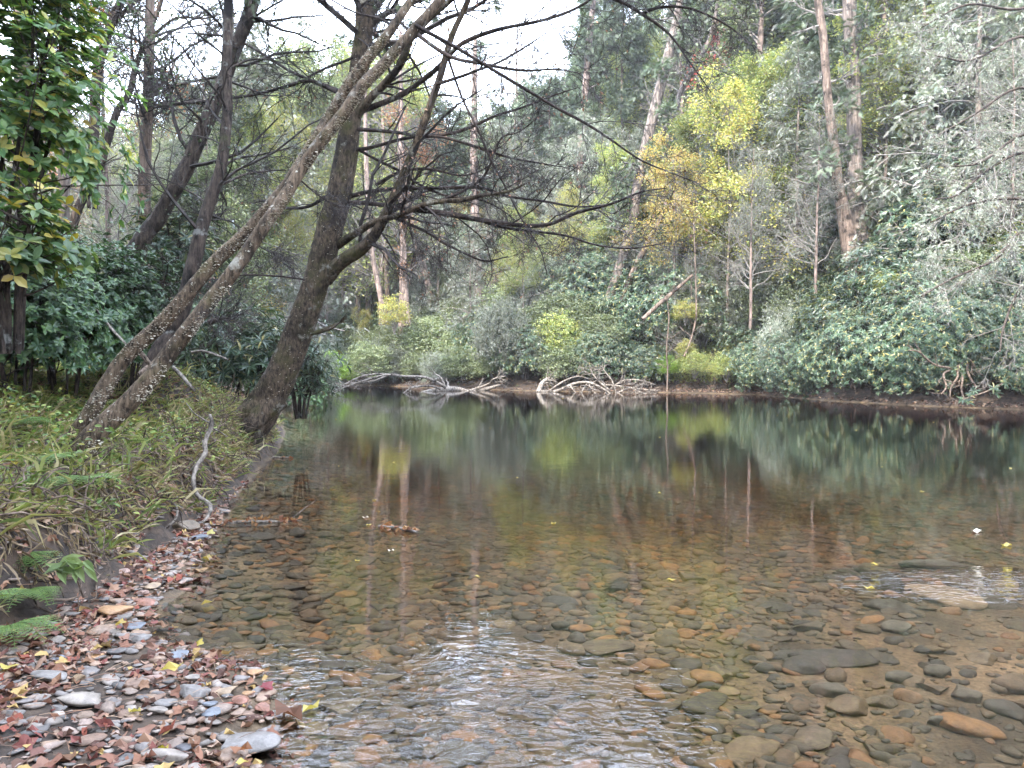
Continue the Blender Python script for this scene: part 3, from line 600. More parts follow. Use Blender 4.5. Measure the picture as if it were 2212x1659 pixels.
plain_tree(z1([(640, 1640), (690, 1530), (740, 1440), (790, 1330), (830, 1180), (870, 1000), (900, 900), (950, 750), (975, 600), (985, 450), (980, 300), (985, 150), (990, 0), (1000, -250), (1010, -500)]),
           [46, 40, 38, 36, 31, 27, 26, 24, 22, 21, 21, 20, 18, 14, 9], 8.3, 9.0, 'dark slender trunk rising nearly upright behind the two crossing fungus covered stems',
           [(z1([(970, 715), (1030, 685), (1120, 670), (1250, 640), (1330, 600)]), [6, 5, 4, 3, 2], 8.8, 9.6), (z1([(960, 800), (1060, 755), (1160, 740), (1260, 735)]), [6, 5, 4, 2], 8.7, 9.6), (z1([(985, 300), (1080, 260), (1200, 250), (1330, 200)]), [5, 4, 3, 2], 9, 9.8), (z1([(900, 880), (820, 830), (700, 770), (560, 730)]), [5, 4, 3, 2], 8.7, 9.4)], leafmat='hemlock', dens=.35, lsz=.05)
plain_tree(z1([(430, 1330), (520, 1180), (610, 1040), (680, 950), (750, 830), (810, 720), (860, 600), (920, 470), (960, 370), (1010, 230), (1060, 110), (1100, 0), (1170, -200), (1240, -450)]),
           [36, 34, 33, 33, 32, 32, 31, 30, 28, 27, 27, 26, 20, 12], 10.2, 10.8, 'dark grey trunk leaning right out of the left evergreen thicket',
           [(z1([(880, 440), (760, 450), (670, 465)]), [8, 7, 6], 10.6, 11.5), (z1([(960, 330), (850, 350), (740, 380), (660, 420)]), [6, 5, 4, 3], 10.6, 11.6), (z1([(1040, 160), (900, 150), (760, 140)]), [6, 5, 2], 10.8, 12)], leafmat='hemlock', dens=.5, lsz=.05)
plain_tree(z1([(620, 1300), (622, 1100), (625, 930), (625, 800), (630, 620), (640, 470), (645, 300), (650, 0), (655, -300), (660, -700)]), [27, 26, 25, 25, 25, 23, 21, 19, 16, 9], 13, 13, 'upright grey speckled trunk with a swollen knot, behind the left evergreen thicket',
           [(z1([(650, 460), (760, 450), (850, 440)]), [12, 9, 6], 13, 12.5), (z1([(630, 460), (680, 390), (740, 310), (760, 250)]), [10, 8, 6, 3], 13, 13.6), (z1([(640, 100), (560, 20), (500, -60)]), [7, 6, 3], 13, 13.5), (z1([(620, 520), (610, 480), (640, 440), (655, 400)]), [9, 11, 8, 4], 12.9, 12.9),
            (z1([(650, 160), (760, 80), (880, 80), (960, 60)]), [6, 5, 4, 2], 13, 12.5)], mat='bark_brown', leafmat='hemlock', dens=.5, lsz=.06)
plain_tree(z1([(280, 1100), (340, 900), (400, 800), (440, 700), (500, 500), (560, 400), (590, 280), (640, 150), (700, 0), (760, -250)]), [20, 18, 17, 16, 14, 13, 12, 10, 8, 4], 14, 14.5, 'thin crooked dark trunk bending right between the left thicket and the speckled trunk', mat='bark_dark', leafmat='rust', dens=.35, lsz=.07)
plain_tree(z1([(400, 900), (405, 600), (420, 330), (450, 200), (490, 80), (530, -20), (560, -250), (600, -500)]), [22, 21, 20, 19, 17, 16, 12, 7], 15, 15.3, 'dark trunk with a forked top at upper left, just right of the glossy evergreen leaves',
           [(z1([(480, 120), (560, 30), (640, -30)]), [10, 8, 4], 15.2, 15.6), (z1([(450, 180), (380, 60), (350, -40)]), [9, 7, 4], 15.1, 15)], leafmat='hemlock', dens=.5, lsz=.07)
plain_tree(z1([(130, 1350), (118, 900), (105, 600), (100, 300), (95, 0), (90, -500)]), [44, 40, 37, 34, 30, 20], 15, 15, 'stout furrowed trunk at the left edge, half hidden behind glossy evergreen leaves', mat='bark_grey', leafmat='hemlock', dens=.5, lsz=.08)
plain_tree(z1([(272, 1350), (274, 900), (282, 500), (285, 100), (288, -100), (290, -500)]), [26, 24, 20, 17, 15, 9], 17, 17, 'straight pale grey trunk behind the glossy evergreen leaves at upper left', mat='bark_grey', leafmat='hemlock', dens=.5, lsz=.08)

# ------------------------------------------------------------------ bush and tree prototypes (reused by copying)
def whorls(mb, tips, dirs, n=9, L=.15, W=.042, tm=LONG):
    N = len(tips); ax = norm(dirs); x = norm(np.cross(ax, np.array([.3, .2, 1.0]) + 0 * ax)); y = np.cross(ax, x)
    an = np.linspace(0, 2 * np.pi, n, endpoint=False)[None] + rng.uniform(0, 6.3, (N, 1)) + .15 * rng.normal(size=(N, n))
    el = rng.uniform(-.1, .75, (N, n)) 
    d = np.cos(el)[..., None] * (np.cos(an)[..., None] * x[:, None] + np.sin(an)[..., None] * y[:, None]) + np.sin(el)[..., None] * ax[:, None]
    d = d + np.array([0, 0, -.18]); pos = np.repeat(tips[:, None], n, 1).reshape(-1, 3); u = np.repeat(ax[:, None], n, 1).reshape(-1, 3)
    leaves(mb, pos, norm(d.reshape(-1, 3)), L, W, tmpl=tm, up=norm(u + .25 * rng.normal(size=u.shape)))
def bush_mesh(name, leafmat, r=1.5, h=2.2, n_tip=420, kind='whorl', L=.15, W=.045, nleaf=9, stem='twig_grey', lowgap=.1, cat='stem', seed=None):
    t = link(name, None)
    st = []; nb = 9
    for k in range(nb):
        an = k * 2.4 + random.random(); e = np.array([math.cos(an) * r * random.uniform(.25, .8), math.sin(an) * r * random.uniform(.25, .8), h * random.uniform(.45, .85)])
        p, q = smooth_path([(0, 0, -.2), e * [.35, .35, .35] + rng.normal(size=3) * .1, e * [.8, .8, .75] + rng.normal(size=3) * .1, e], [.035, .028, .018, .010], 4); st.append(resamp(p, q, 9))
    A, B = np.stack([a for a, b in st]), np.stack([b for a, b in st])
    mb = MB(); tubes(mb, A, B, 5)
    q, qr = spawn(A, B, 7, .55, ang=50, t0=.25, M=5, rf=.5, up=.05, rmin=.006); tubes(mb, q, qr, 3)
    q, qr = spawn(q, qr, 3, .55, ang=45, t0=.3, M=4, rf=.6, rmin=.004); tubes(mb, q, qr, 3)
    mb.build(cat, M[stem], t, False)
    # tips spread over a lumpy shell plus some inside
    d = rdirs(n_tip * 2); d = d[d[:, 2] > -.6][:n_tip]
    lump = 1 + .28 * vnoise(d[:, 0] * 2 + 9, d[:, 1] * 2 + d[:, 2] * 1.7, 1.3, int(r * 10)) + .12 * rng.normal(size=len(d))
    rad = rng.uniform(.35, 1, len(d)) ** .45 * lump
    tips = d * rad[:, None] * [r, r, h * .55] + [0, 0, h * .5]
    tips = tips[tips[:, 2] > lowgap]; dirs = norm(norm(tips - [0, 0, h * .3]) + [0, 0, .35])
    mb = MB()
    if kind == 'whorl': whorls(mb, tips, dirs, nleaf, L, W)
    elif kind == 'spray':
        N = len(tips); pos = np.repeat(tips, nleaf, 0) + rng.normal(size=(N * nleaf, 3)) * [.14, .14, .05]
        leaves(mb, pos, norm(rng.normal(size=pos.shape) * [1, 1, .4] + [0, 0, -.15]), L, W, tilt=.5)
    elif kind == 'twiggy':
        N = len(tips); q, qr = [], []
        base = tips * .8; P_ = np.stack([base, (base + tips) / 2 + .04 * rng.normal(size=base.shape), tips + .05 * rng.normal(size=base.shape)], 1); Rr = np.full((N, 3), .006)
        q, qr = spawn(P_, Rr, 6, 1.0, ang=40, M=4, rmin=.004, lmin=.25); tubes(mb, q, qr, 3)
        p_, d_ = sample(q, nleaf); leaves(mb, p_, norm(d_ + .5 * rng.normal(size=d_.shape)), L, W, tilt=.8)
    mb.build('foliage', M[leafmat], t)
    return t
def tree_mesh(name, leafmat, H=16, r=3, crown0=.4, bark='bark_far', limbs=26, sub=7, sub2=4, nl=6, L=.14, W=.09, droop=.0, up=.06, ang=60, tw=.16, lean=.04, clump=.1, twigmat='twig_grey', gap=.75, lmul=1.0, needle=False):
    t = link(name, None)
    k = 9; pts = [(0, 0, -.8)]
    for i in range(1, k): pts.append((pts[-1][0] + lean * H / k * random.uniform(-1, 1.4), pts[-1][1] + lean * H / k * random.uniform(-1, 1), i * H / (k - 1)))
    a, b = smooth_path(pts, np.linspace(tw, tw * .12, k), 5); mb = MB(); tubes(mb, a, b, 9, bump=.05)
    mb.build('trunk', M[bark], t, True)
    A, B = resamp(a, b, 14)
    q, qr = spawn(A[None], B[None], limbs, r / H * lmul, ang=ang, t0=crown0, t1=.98, M=7, rf=.42, wob=.14, up=up, droop=droop, fall=.62, rmin=.02); mb = MB(); tubes(mb, q, qr, 4)
    q2, qr2 = spawn(q, qr, sub, .5, ang=50, t0=.2, M=5, rf=.45, rmin=.009, droop=droop); tubes(mb, q2, qr2, 3)
    q3, qr3 = spawn(q2, qr2, sub2, .55, ang=48, t0=.2, M=4, rf=.5, rmin=.007, droop=droop); tubes(mb, q3, qr3, 3)
    mb.build('branches', M[twigmat], t)
    if leafmat:
        c_ = q3[:, -1]; nz = vnoise(c_[:, 0] + c_[:, 2] * .37, c_[:, 1] * 1.1 + c_[:, 2] * .9, 1.1, 31) + .5 * vnoise(c_[:, 0] - c_[:, 2], c_[:, 1] + c_[:, 2] * .4, 2.3, 5); keep = nz + rng.normal(0, .15, len(q3)) > np.quantile(nz, 1 - gap); p_, d_ = sample(q3[keep], nl, .1, 1); p_ = p_ + clump * rng.normal(size=p_.shape)
        mb = MB()
        leaves(mb, p_, norm(d_ * (1.2 if needle else .5) + rng.normal(size=d_.shape) * [1, 1, .5] + [0, 0, -.2]), L, W, tmpl=SPRAY if needle else LEAF, tilt=.5)
        mb.build('foliage', M[leafmat], t)
    return t

PR = {}
for i in range(3): PR['rhodo%d' % i] = bush_mesh('rhododendron_bush', 'rhodo', 1.5 + .2 * i, 2.3 + .3 * i, 820, 'whorl', .15, .040, 9, stem='bark_dark')
for i in range(2): PR['grey%d' % i] = bush_mesh('shrub', 'greygreen', 1.3, 2.4, 520, 'twiggy', .09, .034, 6, lowgap=.0)
for i in range(2): PR['olive%d' % i] = bush_mesh('shrub', 'olive', 1.4, 2.2, 620, 'spray', .12, .06, 16)
PR['yg0'] = bush_mesh('shrub', 'yellowgreen', 1.4, 2.4, 460, 'spray', .12, .07, 14)
PR['yel0'] = bush_mesh('shrub', 'yellow', 1.2, 2.2, 300, 'spray', .12, .07, 13)
PR['bright0'] = bush_mesh('shrub', 'brightgreen', 1.2, 1.6, 460, 'spray', .12, .06, 14)
PR['org0'] = bush_mesh('shrub', 'orange', 1.2, 2.0, 260, 'spray', .11, .06, 12)
PR['red0'] = bush_mesh('shrub', 'red', 1.2, 2.2, 90, 'spray', .12, .07, 8)
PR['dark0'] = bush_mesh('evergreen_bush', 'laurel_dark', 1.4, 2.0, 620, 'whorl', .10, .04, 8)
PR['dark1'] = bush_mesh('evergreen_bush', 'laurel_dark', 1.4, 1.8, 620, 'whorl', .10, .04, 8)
PR['t_yel'] = tree_mesh('tree', 'yellow', 9, 3.6, .12, 'bark_grey', 44, 8, 5, 11, .13, .085, up=.05, tw=.07, gap=.62, clump=.2)
PR['t_org'] = tree_mesh('tree', 'orange', 9, 3.4, .15, 'bark_grey', 38, 8, 5, 9, .13, .085, up=.05, tw=.07, gap=.6, clump=.18)
PR['t_yg'] = tree_mesh('tree', 'yellowgreen', 11, 3.8, .10, 'bark_grey', 44, 8, 5, 12, .15, .09, up=.05, tw=.09, gap=.8, clump=.2)
PR['t_ol'] = tree_mesh('tree', 'olive', 10, 3.8, .08, 'bark_grey', 44, 8, 5, 12, .15, .09, up=.05, tw=.08, gap=.8, clump=.2)
PR['t_hard0'] = tree_mesh('tree', 'olive', 20, 4.8, .2, 'bark_far', 48, 8, 4, 16, .18, .12, tw=.22, gap=.75, clump=.3)
PR['t_hard1'] = tree_mesh('tree', 'yellowgreen', 18, 4.6, .25, 'bark_far', 42, 8, 4, 14, .18, .12, tw=.20, gap=.7, clump=.3)
PR['t_hard2'] = tree_mesh('tree', 'rust', 17, 4.2, .3, 'bark_far', 36, 8, 4, 9, .17, .11, tw=.18, gap=.55, clump=.3)
PR['t_hem0'] = tree_mesh('hemlock_tree', 'hemlock', 20, 4.4, .05, 'bark_brown', 80, 9, 4, 4, .42, .30, up=0, droop=.03, ang=85, tw=.22, gap=.9, clump=.12, needle=True, twigmat='bark_twig')
PR['t_hem1'] = tree_mesh('hemlock_tree', 'greygreen', 20, 4.8, .05, 'bark_grey', 80, 9, 4, 3, .36, .22, up=0, droop=.05, ang=85, tw=.22, gap=.85, clump=.12, needle=True)
PR['t_bare0'] = tree_mesh('bare_tree', None, 18, 4.2, .2, 'bark_far', 40, 9, 6, 0, tw=.2)
PR['t_bare1'] = tree_mesh('bare_tree', 'greygreen', 15, 4.0, .1, 'bark_far', 50, 9, 6, 5, .12, .04, tw=.14, gap=.7, clump=.15)
PR['t_pine'] = tree_mesh('pine_tree', 'hemlock', 24, 4.0, .3, 'bark_far', 56, 8, 4, 5, .45, .3, up=.03, ang=75, tw=.25, gap=.85, clump=.2, needle=True, twigmat='bark_twig')
def put(key, px, py, d, s, label, cat, group=None, sz=None, onground=False):
    """base of the thing at photograph pixel (px, py) and forward distance d (py None: on the ground)"""
    w = P(px, 780, d)
    z = hgt(w[0], d) - .1 if py is None else P(px, py, d)[2]
    return place(PR[key], (w[0], d, z), random.uniform(0, 6.3), (s, s, s * (sz or 1)), label, cat, group)

# ------------------------------------------------------------------ far bank: traced trunks
def far_tree(pix, w, d, label, mat='bark_far', leaf=None, limbs=14, dens=.5, lift=0, H=16, lsz=.14, r=2.2):
    loc = P(pix[0][0], pix[0][1], d); t = thing('tree', label, 'tree', tuple(loc))
    a, b = trace(pix, d, d + .6, w, 0, 6, jit=.05); mb = MB(); tubes(mb, a, b, 12, bump=.06); rel(mb, loc).build('trunk', M[mat], t, True)
    A, B = resamp(a, b, 14); L = np.linalg.norm(a[-1] - a[0]); mb = MB()
    q, qr = spawn(A[None], B[None], limbs, r / L, ang=70, t0=.3, M=7, rf=.3, rmin=.018, fall=.4, wob=.16); tubes(mb, q, qr, 4)
    q, qr = spawn(q, qr, 8, .5, M=5, rmin=.012); tubes(mb, q, qr, 3); q, qr = spawn(q, qr, 5, .55, M=4, rmin=.010); tubes(mb, q, qr, 3)
    rel(mb, loc).build('branches', M['twig_grey'], t)
    if leaf:
        k = rng.random(len(q)) < dens; p_, d_ = sample(q[k], 6, .1, 1); p_ = p_ + .15 * rng.normal(size=p_.shape); mb = MB()
        nd = leaf in ('hemlock', 'greygreen')
        leaves(mb, p_, norm(d_ + rng.normal(size=d_.shape) * [1, 1, .5]), .36 if nd else lsz, .24 if nd else lsz * .65, tmpl=SPRAY if nd else LEAF, tilt=.6); rel(mb, loc).build('foliage', M[leaf], t)
    return t
far_tree([(832, 700), (818, 619), (803, 539), (795, 440), (790, 300), (788, 100)], [14, 12, 12, 11, 9, 5], 47, 'slim pale trunk leaning left beside the bright yellow shrub on the far bank', leaf='olive')
far_tree([(842, 700), (838, 649), (832, 514), (828, 400), (830, 200)], [12, 11, 10, 8, 4], 50, 'thin brown trunk between two paler trunks above the bright yellow shrub', mat='bark_brown', leaf='yellowgreen')
far_tree([(879, 705), (876, 650), (873, 599), (870, 499), (868, 380), (866, 200), (864, 60)], [17, 15, 15, 14, 12, 9, 5], 46, 'straight pinkish grey trunk just right of the bright yellow shrub', leaf='rust', dens=.3)
far_tree([(936, 665), (918, 590), (897, 514), (882, 430), (870, 330), (862, 200)], [16, 15, 14, 12, 10, 6], 48, 'pale trunk leaning left above the rhododendron slope, next to a straight pinkish one', leaf='yellowgreen', dens=.4)
far_tree([(1040, 684), (1037, 660), (1032, 599), (1027, 499), (1025, 424), (1024, 300), (1025, 180), (1027, 78)], [30, 25, 21, 20, 18, 16, 12, 7], 46, 'tall thick pale trunk with a flared base, in the middle of the far slope', leaf='hemlock', dens=.25)
far_tree([(1240, 560), (1242, 510), (1247, 449), (1254, 324), (1262, 225), (1272, 100), (1282, 0), (1286, -50)], [18, 16, 15, 15, 15, 14, 11, 5], 52, 'tall straight pinkish grey trunk reaching the sky right of the big gap', leaf='hemlock', dens=.5, limbs=22)
far_tree([(1310, 660), (1317, 644), (1347, 549), (1367, 474), (1382, 374), (1411, 250), (1440, 135), (1462, 40), (1478, -50)], [22, 20, 21, 21, 22, 23, 22, 17, 8], 40, 'tall rough trunk leaning right with broken side branches, left of the golden tree', mat='bark_grey', leaf='hemlock', dens=.35, limbs=20)
far_tree([(1345, 650), (1362, 599), (1407, 509), (1440, 449), (1458, 400), (1480, 330)], [13, 12, 12, 10, 8, 4], 39, 'slim brown trunk leaning right at the foot of the golden tree', mat='bark_brown', leaf='orange', dens=.6, limbs=10, r=1.6)
far_tree([(1418, 320), (1436, 282), (1458, 244), (1474, 190), (1523, 108), (1545, 40), (1560, -80)], [11, 12, 12, 12, 11, 9, 6], 42, 'crooked bare trunk bending right above the golden tree', mat='bark_grey', limbs=9)
far_tree([(1572, 420), (1568, 330), (1566, 255), (1561, 163), (1553, 92), (1550, 0), (1549, -50)], [15, 15, 14, 14, 12, 9, 5], 45, 'pale dead trunk with peeling bark beside the red leaves', leaf='red', dens=.5, limbs=14)
far_tree([(1852, 640), (1849, 597), (1838, 540), (1828, 490), (1816, 431), (1811, 407), (1800, 298), (1789, 217), (1778, 81), (1767, 0), (1755, -140), (1745, -330)], [50, 44, 38, 32, 26, 24, 20, 18, 17, 16, 13, 8], 31, 'dark tapering conifer trunk with stubby dead branches, front of the two big right bank trunks', mat='bark_brown', leaf='hemlock', dens=.12, limbs=26)
far_tree([(1872, 640), (1868, 597), (1862, 540), (1854, 488), (1848, 380), (1843, 206), (1840, 108), (1835, 0), (1830, -160), (1826, -360)], [64, 58, 50, 42, 32, 29, 29, 28, 22, 12], 32.5, 'massive pale grey trunk standing close behind the dark conifer trunk on the right bank', mat='bark_grey', leaf='hemlock', dens=.2, limbs=18)
far_tree([(1935, 500), (1925, 300), (1916, 120), (1910, 0), (1905, -200)], [16, 15, 14, 13, 8], 38, 'slim pale trunk behind the yellow green leaves at upper right', leaf='yellowgreen', dens=.7, limbs=22)
far_tree([(2110, 560), (2125, 350), (2140, 150), (2150, 0), (2160, -250)], [30, 27, 24, 22, 12], 31, 'broad grey trunk at the upper right, veiled by feathery grey hemlock', mat='bark_grey', leaf='greygreen', dens=.7, limbs=26, r=3)
far_tree([(1700, 600), (1690, 400), (1672, 200), (1665, 0), (1662, -200)], [12, 12, 11, 10, 6], 42, 'thin dark trunk between the golden tree and the big right bank trunks', mat='bark_brown', leaf='hemlock', dens=.5)

# colour trees and shrubs at their places in the view
def T(key, px, py, d, s, label, cat='tree', group=None, sz=None): return put(key, px, py, d, s, label, cat, group, sz)
T('t_org', 1455, 640, 37, .8, 'golden orange autumn tree above the fallen log on the far bank')
T('t_yel', 1570, 660, 36, 1.1, 'yellow autumn tree with a broad crown, just right of the golden orange one')
T('t_yel', 1655, 640, 38, .85, 'second yellow autumn tree, half hidden right of the broad one')
T('t_yg', 1500, 660, 38.5, .9, 'yellow green tree close behind the golden orange one')
T('t_yg', 1640, 600, 38, .95, 'yellow green tree half behind the yellow autumn tree')
T('t_yg', 1905, 470, 34, 1.05, 'tall yellow green tree beside the massive pale trunk at upper right')
T('t_yg', 2010, 330, 40, 1.0, 'yellow green tree high on the right slope behind the grey hemlock')
T('t_yel', 1230, 620, 44, .6, 'small yellow tree on the slope right of the tall thick pale trunk')
T('t_org', 1010, 620, 50, .6, 'small orange leaved tree behind the tall thick pale trunk')
T('t_yg', 1130, 700, 41, .55, 'young yellow green tree leaning over the grey twiggy shrub')
T('t_yg', 1330, 600, 43, .65, 'yellow green tree behind the two leaning trunks of the far bank')
T('t_yel', 610, 640, 30, .75, 'yellow tree seen between the mossy trunk and the fungus covered stems')
T('t_yg', 530, 700, 27, .7, 'yellow green tree behind the dark slender left bank trunk')
T('t_org', 690, 560, 55, .9, 'orange tinted tree far behind the big mossy trunk')
T('t_hem0', 1345, 600, 52, 1.0, 'dark green hemlock left of the tall rough leaning trunk')
T('t_hem0', 1420, 560, 60, 1.1, 'dark hemlock rising behind the tall rough leaning trunk')
T('t_hem1', 1985, 560, 33, .8, 'feathery grey hemlock drooping over the right bank beside the yellow green tree')
T('t_hem1', 2110, 600, 28, .78, 'big feathery grey hemlock at the right edge, nearest the camera of the grey ones')
T('t_hem1', 1720, 600, 35, .55, 'grey hemlock between the golden tree and the dark tapering trunk')
T('t_bare1', 1620, 690, 33, .5, 'pale bare sapling with sweeping twigs below the yellow tree', 'sapling')
T('t_bare1', 1760, 640, 31, .5, 'grey bare sapling in front of the dark tapering trunk', 'sapling')
T('t_bare1', 2180, 640, 26, .6, 'bare grey sapling arching at the right edge above the dark thicket', 'sapling')
T('red0', 1530, 215, 46, 1.3, 'patch of red leaves on a slim tree beside the pale dead trunk', 'shrub')
T('red0', 1058, 622, 45, .55, 'small red leaved shrub at the foot of the tall thick pale trunk', 'shrub')
T('red0', 2030, 430, 32, .7, 'dull red shrub inside the grey hemlock branches', 'shrub')
T('yel0', 852, 715, 44, .75, 'bright yellow shrub at the foot of the slim pale trunks', 'shrub', sz=1.2)
T('bright0', 702, 822, 41, .95, 'lime green shrub at the bend of the river, left end of the far bank', 'shrub')
T('bright0', 745, 826, 44, .6, 'small lime green shrub right beside the larger one at the river bend', 'shrub')
T('olive0', 800, 822, 44, .95, 'low olive shrub at the waterline right of the lime green shrubs', 'shrub')
T('grey0', 1080, 800, 38.4, 1.05, 'grey twiggy shrub behind the fallen driftwood trunk', 'shrub', sz=1.35)
T('org0', 1125, 770, 38.6, .55, 'small orange shrub growing in front of the grey twiggy shrub', 'shrub')
T('yg0', 1215, 790, 38, .95, 'yellow green shrub with layered leaves above the gap in the driftwood', 'shrub', sz=1.1)
T('grey1', 1140, 700, 42, .9, 'pale grey green shrub on the slope above the grey twiggy one', 'shrub')
T('olive1', 1300, 770, 38, .9, 'olive shrub above the tangle of pale driftwood branches', 'shrub')
T('bright0', 1440, 812, 35.6, .55, 'fresh green shrub at the foot of the thin sapling', 'shrub')
T('yg0', 1500, 815, 34.6, .5, 'low yellow green shrub on the little beach', 'shrub')
T('yg0', 1570, 822, 34, .5, 'low yellow green shrub near the right end of the little beach', 'shrub')
T('yel0', 1480, 700, 35.4, .5, 'small yellow shrub under the fallen log', 'shrub')
T('yg0', 1910, 655, 28, .5, 'yellow green spray on top of the rhododendron thicket', 'shrub')
T('yel0', 1480, 770, 34.8, .35, 'very small yellow shrub behind the little beach', 'shrub')

# rhododendron and laurel thicket in rows along the far shore
def shore_xy(px, inland):
    """point on the far bank seen in the column px, `inland` metres behind the waterline"""
    u = (px - CX) / FPX
    for d in np.arange(15, 70, .25):
        x = u * d
        if not inside(np.array([x]), np.array([d]), RIVER)[0] and d > 18: 
            return u * (d + inland), d + inland
    return u * 50, 50
def zone(px): return 'behind the lime green shrubs' if px < 860 else 'left of the fallen driftwood trunk' if px < 1000 else 'behind the fallen driftwood trunk' if px < 1120 else 'above the gap in the driftwood' if px < 1240 else 'behind the fan of driftwood branches' if px < 1400 else 'below the golden tree' if px < 1540 else 'at the right end of the little beach'
def rzone(px): return 'beside the white dead sapling' if px < 1720 else 'left of the two big trunks' if px < 1820 else 'below the two big trunks' if px < 1905 else 'just right of the two big trunks' if px < 1990 else 'above the pale root clump' if px < 2110 else 'at the right edge'
def cut(t): return ' '.join(t.split()[:16]).rstrip(',')
TIER = ['lowest row', 'second row', 'third row', 'topmost row']
G1 = 'rhododendrons of the central thicket'; G2 = 'bushes of the steep right bank'; G3 = 'rhododendrons high on the right slope'; G4 = 'mixed shrubs on the central slope'
for row, (inl, step, s0) in enumerate([(1.1, 54, 1.0), (3.4, 58, 1.4), (6.2, 64, 1.6), (9.5, 72, 1.7)]):
    for px in np.arange(745 + 20 * (row % 2), 1650, step):
        px = px + random.uniform(-14, 14)
        if row == 0 and 1400 < px < 1610: continue
        x, y = shore_xy(px, inl + random.uniform(-.4, .6)); s = s0 * random.uniform(.75, 1.1)
        dark = px > 1250 or random.random() < .2
        key = random.choice(['rhodo0', 'rhodo1', 'rhodo2']) if dark and random.random() < .62 else random.choice(['olive0', 'olive1', 'grey0', 'grey1', 'yg0', 'olive0', 'olive1'] if row else ['olive0', 'grey1', 'olive1'])
        if key.startswith('rhodo'): place(PR[key], (x, y, hgt(x, y) - .1), random.uniform(0, 6.3), (s, s, s), cut('dark rhododendron bush ' + zone(px) + ', ' + TIER[row]), 'bush', G1)
        else: place(PR[key], (x, y, hgt(x, y) - .1), random.uniform(0, 6.3), (s, s, s), {'grey': 'grey twiggy shrub ', 'oliv': 'olive shrub ', 'yg0': 'yellow green shrub '}[key[:4]] + zone(px) + ', ' + TIER[row], 'shrub', G4)
for row, (inl, step, s0) in enumerate([(.6, 30, .8), (2.0, 74, 1.05), (3.6, 84, 1.2), (5.6, 84, 1.4)]):
    for px in np.arange(1650 + 25 * (row % 2), 2330, step):
        px = px + random.uniform(-14, 14)
        if row >= 1 and 1800 < px < 1890: 
            if row == 1: s0_ = .6
            else: continue
        x, y = shore_xy(px, inl + random.uniform(-.3, .5)); s = s0 * random.uniform(.62, 1.25)
        o_ = place(PR[random.choice(['rhodo0', 'rhodo1', 'rhodo2', 'rhodo1', 'grey0'] if row else ['rhodo0', 'rhodo1', 'rhodo2'])], (x, y, hgt(x, y) + (.3 if row == 0 else .1)), random.uniform(0, 6.3), (s, s, s), 'broad bush ' + rzone(px) + ', ' + ['leaning over the water', 'second row up the bank', 'third row up the bank', 'topmost row'][row], 'bush', G2)
        if row == 0: o_.rotation_euler = (R(random.uniform(25, 46)), R(random.uniform(-12, 12)), random.uniform(-.5, .3))
for px, d, s, k in [(1960, 34, 1.2, 'rhodo1'), (2050, 33, 1.2, 'rhodo2'), (2140, 32, 1.25, 'rhodo0'), (2230, 31, 1.3, 'rhodo1'), (2000, 37, 1.3, 'rhodo0'), (2180, 36, 1.3, 'rhodo2'), (1740, 38, 1.2, 'rhodo2'), (1690, 41, 1.3, 'rhodo0')]:
    T(k, px, None, d, s, 'rhododendron bush high on the right slope behind the big trunks', 'bush', G3)
for px, inl, s, k, lb in [(1690, 1.2, .9, 'grey0', 'grey twiggy shrub at the left end of the steep right bank'), (1775, 2.6, .8, 'yg0', 'yellow green shrub below the two big right bank trunks, at their left'), (1940, 3.2, .75, 'yel0', 'sparse yellow shrub among the bushes right of the two big trunks'), (1985, 1.6, .95, 'grey1', 'grey twiggy shrub in the middle of the steep right bank'),
    (2065, 3.0, .9, 'olive0', 'olive shrub above the pale root clump on the right bank'), (2140, 1.8, .9, 'grey0', 'grey twiggy shrub near the right edge above the dark bank'), (2180, 3.4, .9, 'yg0', 'yellow green shrub high near the right edge'), (1840, 1.5, .7, 'olive1', 'small olive shrub low under the two big trunks'), (2030, 2.0, .6, 'red0', 'small dull red shrub among the right bank bushes'), (1730, 4.4, 1.0, 'olive1', 'olive shrub left of the two big trunks, behind the first bushes')]:
    x, y = shore_xy(px, inl); place(PR[k], (x, y - .6, hgt(x, y) + .3), random.uniform(0, 6.3), (s, s, s * 1.15), lb, 'shrub')
# forest behind
HT = {'t_hard0': 21, 't_hard1': 19, 't_hard2': 18, 't_hem0': 20, 't_hem1': 20, 't_bare0': 19, 't_bare1': 16, 't_pine': 25, 't_yg': 12, 't_ol': 11, 't_yel': 10, 't_org': 10}
GF = {'t_hard0': ('tall olive leaved tree in the far forest', 'tree', 'far olive trees'), 't_hard1': ('tall thinly leaved yellow green tree in the far forest', 'tree', 'far yellow green trees'),
      't_hard2': ('tall russet leaved tree in the far forest', 'tree', 'far russet trees'), 't_hem0': ('dark hemlock in the far forest', 'conifer', 'far dark hemlocks'), 't_hem1': ('grey hemlock in the far forest', 'conifer', 'far grey hemlocks'),
      't_bare0': ('bare grey trunked tree in the far forest', 'tree', 'far bare trees'), 't_bare1': ('thin bare tree with a few grey leaves in the far forest', 'tree', 'far thin bare trees'), 't_pine': ('tall pine in the far forest', 'conifer', 'far pines')}
GU = {'t_yg': ('small yellow green understory tree on the far slope', 'tree', 'yellow green understory trees'), 't_ol': ('small olive understory tree on the far slope', 'tree', 'olive understory trees'), 't_yel': ('small yellow understory tree on the far slope', 'tree', 'yellow understory trees'),
      't_org': ('small orange understory tree on the far slope', 'tree', 'orange understory trees'), 't_bare1': ('small grey twiggy tree on the far slope', 'tree', 'grey understory trees'), 't_hem1': ('young grey hemlock on the far slope', 'conifer', 'young grey hemlocks'), 't_hem0': ('young dark hemlock on the far slope', 'conifer', 'young dark hemlocks')}
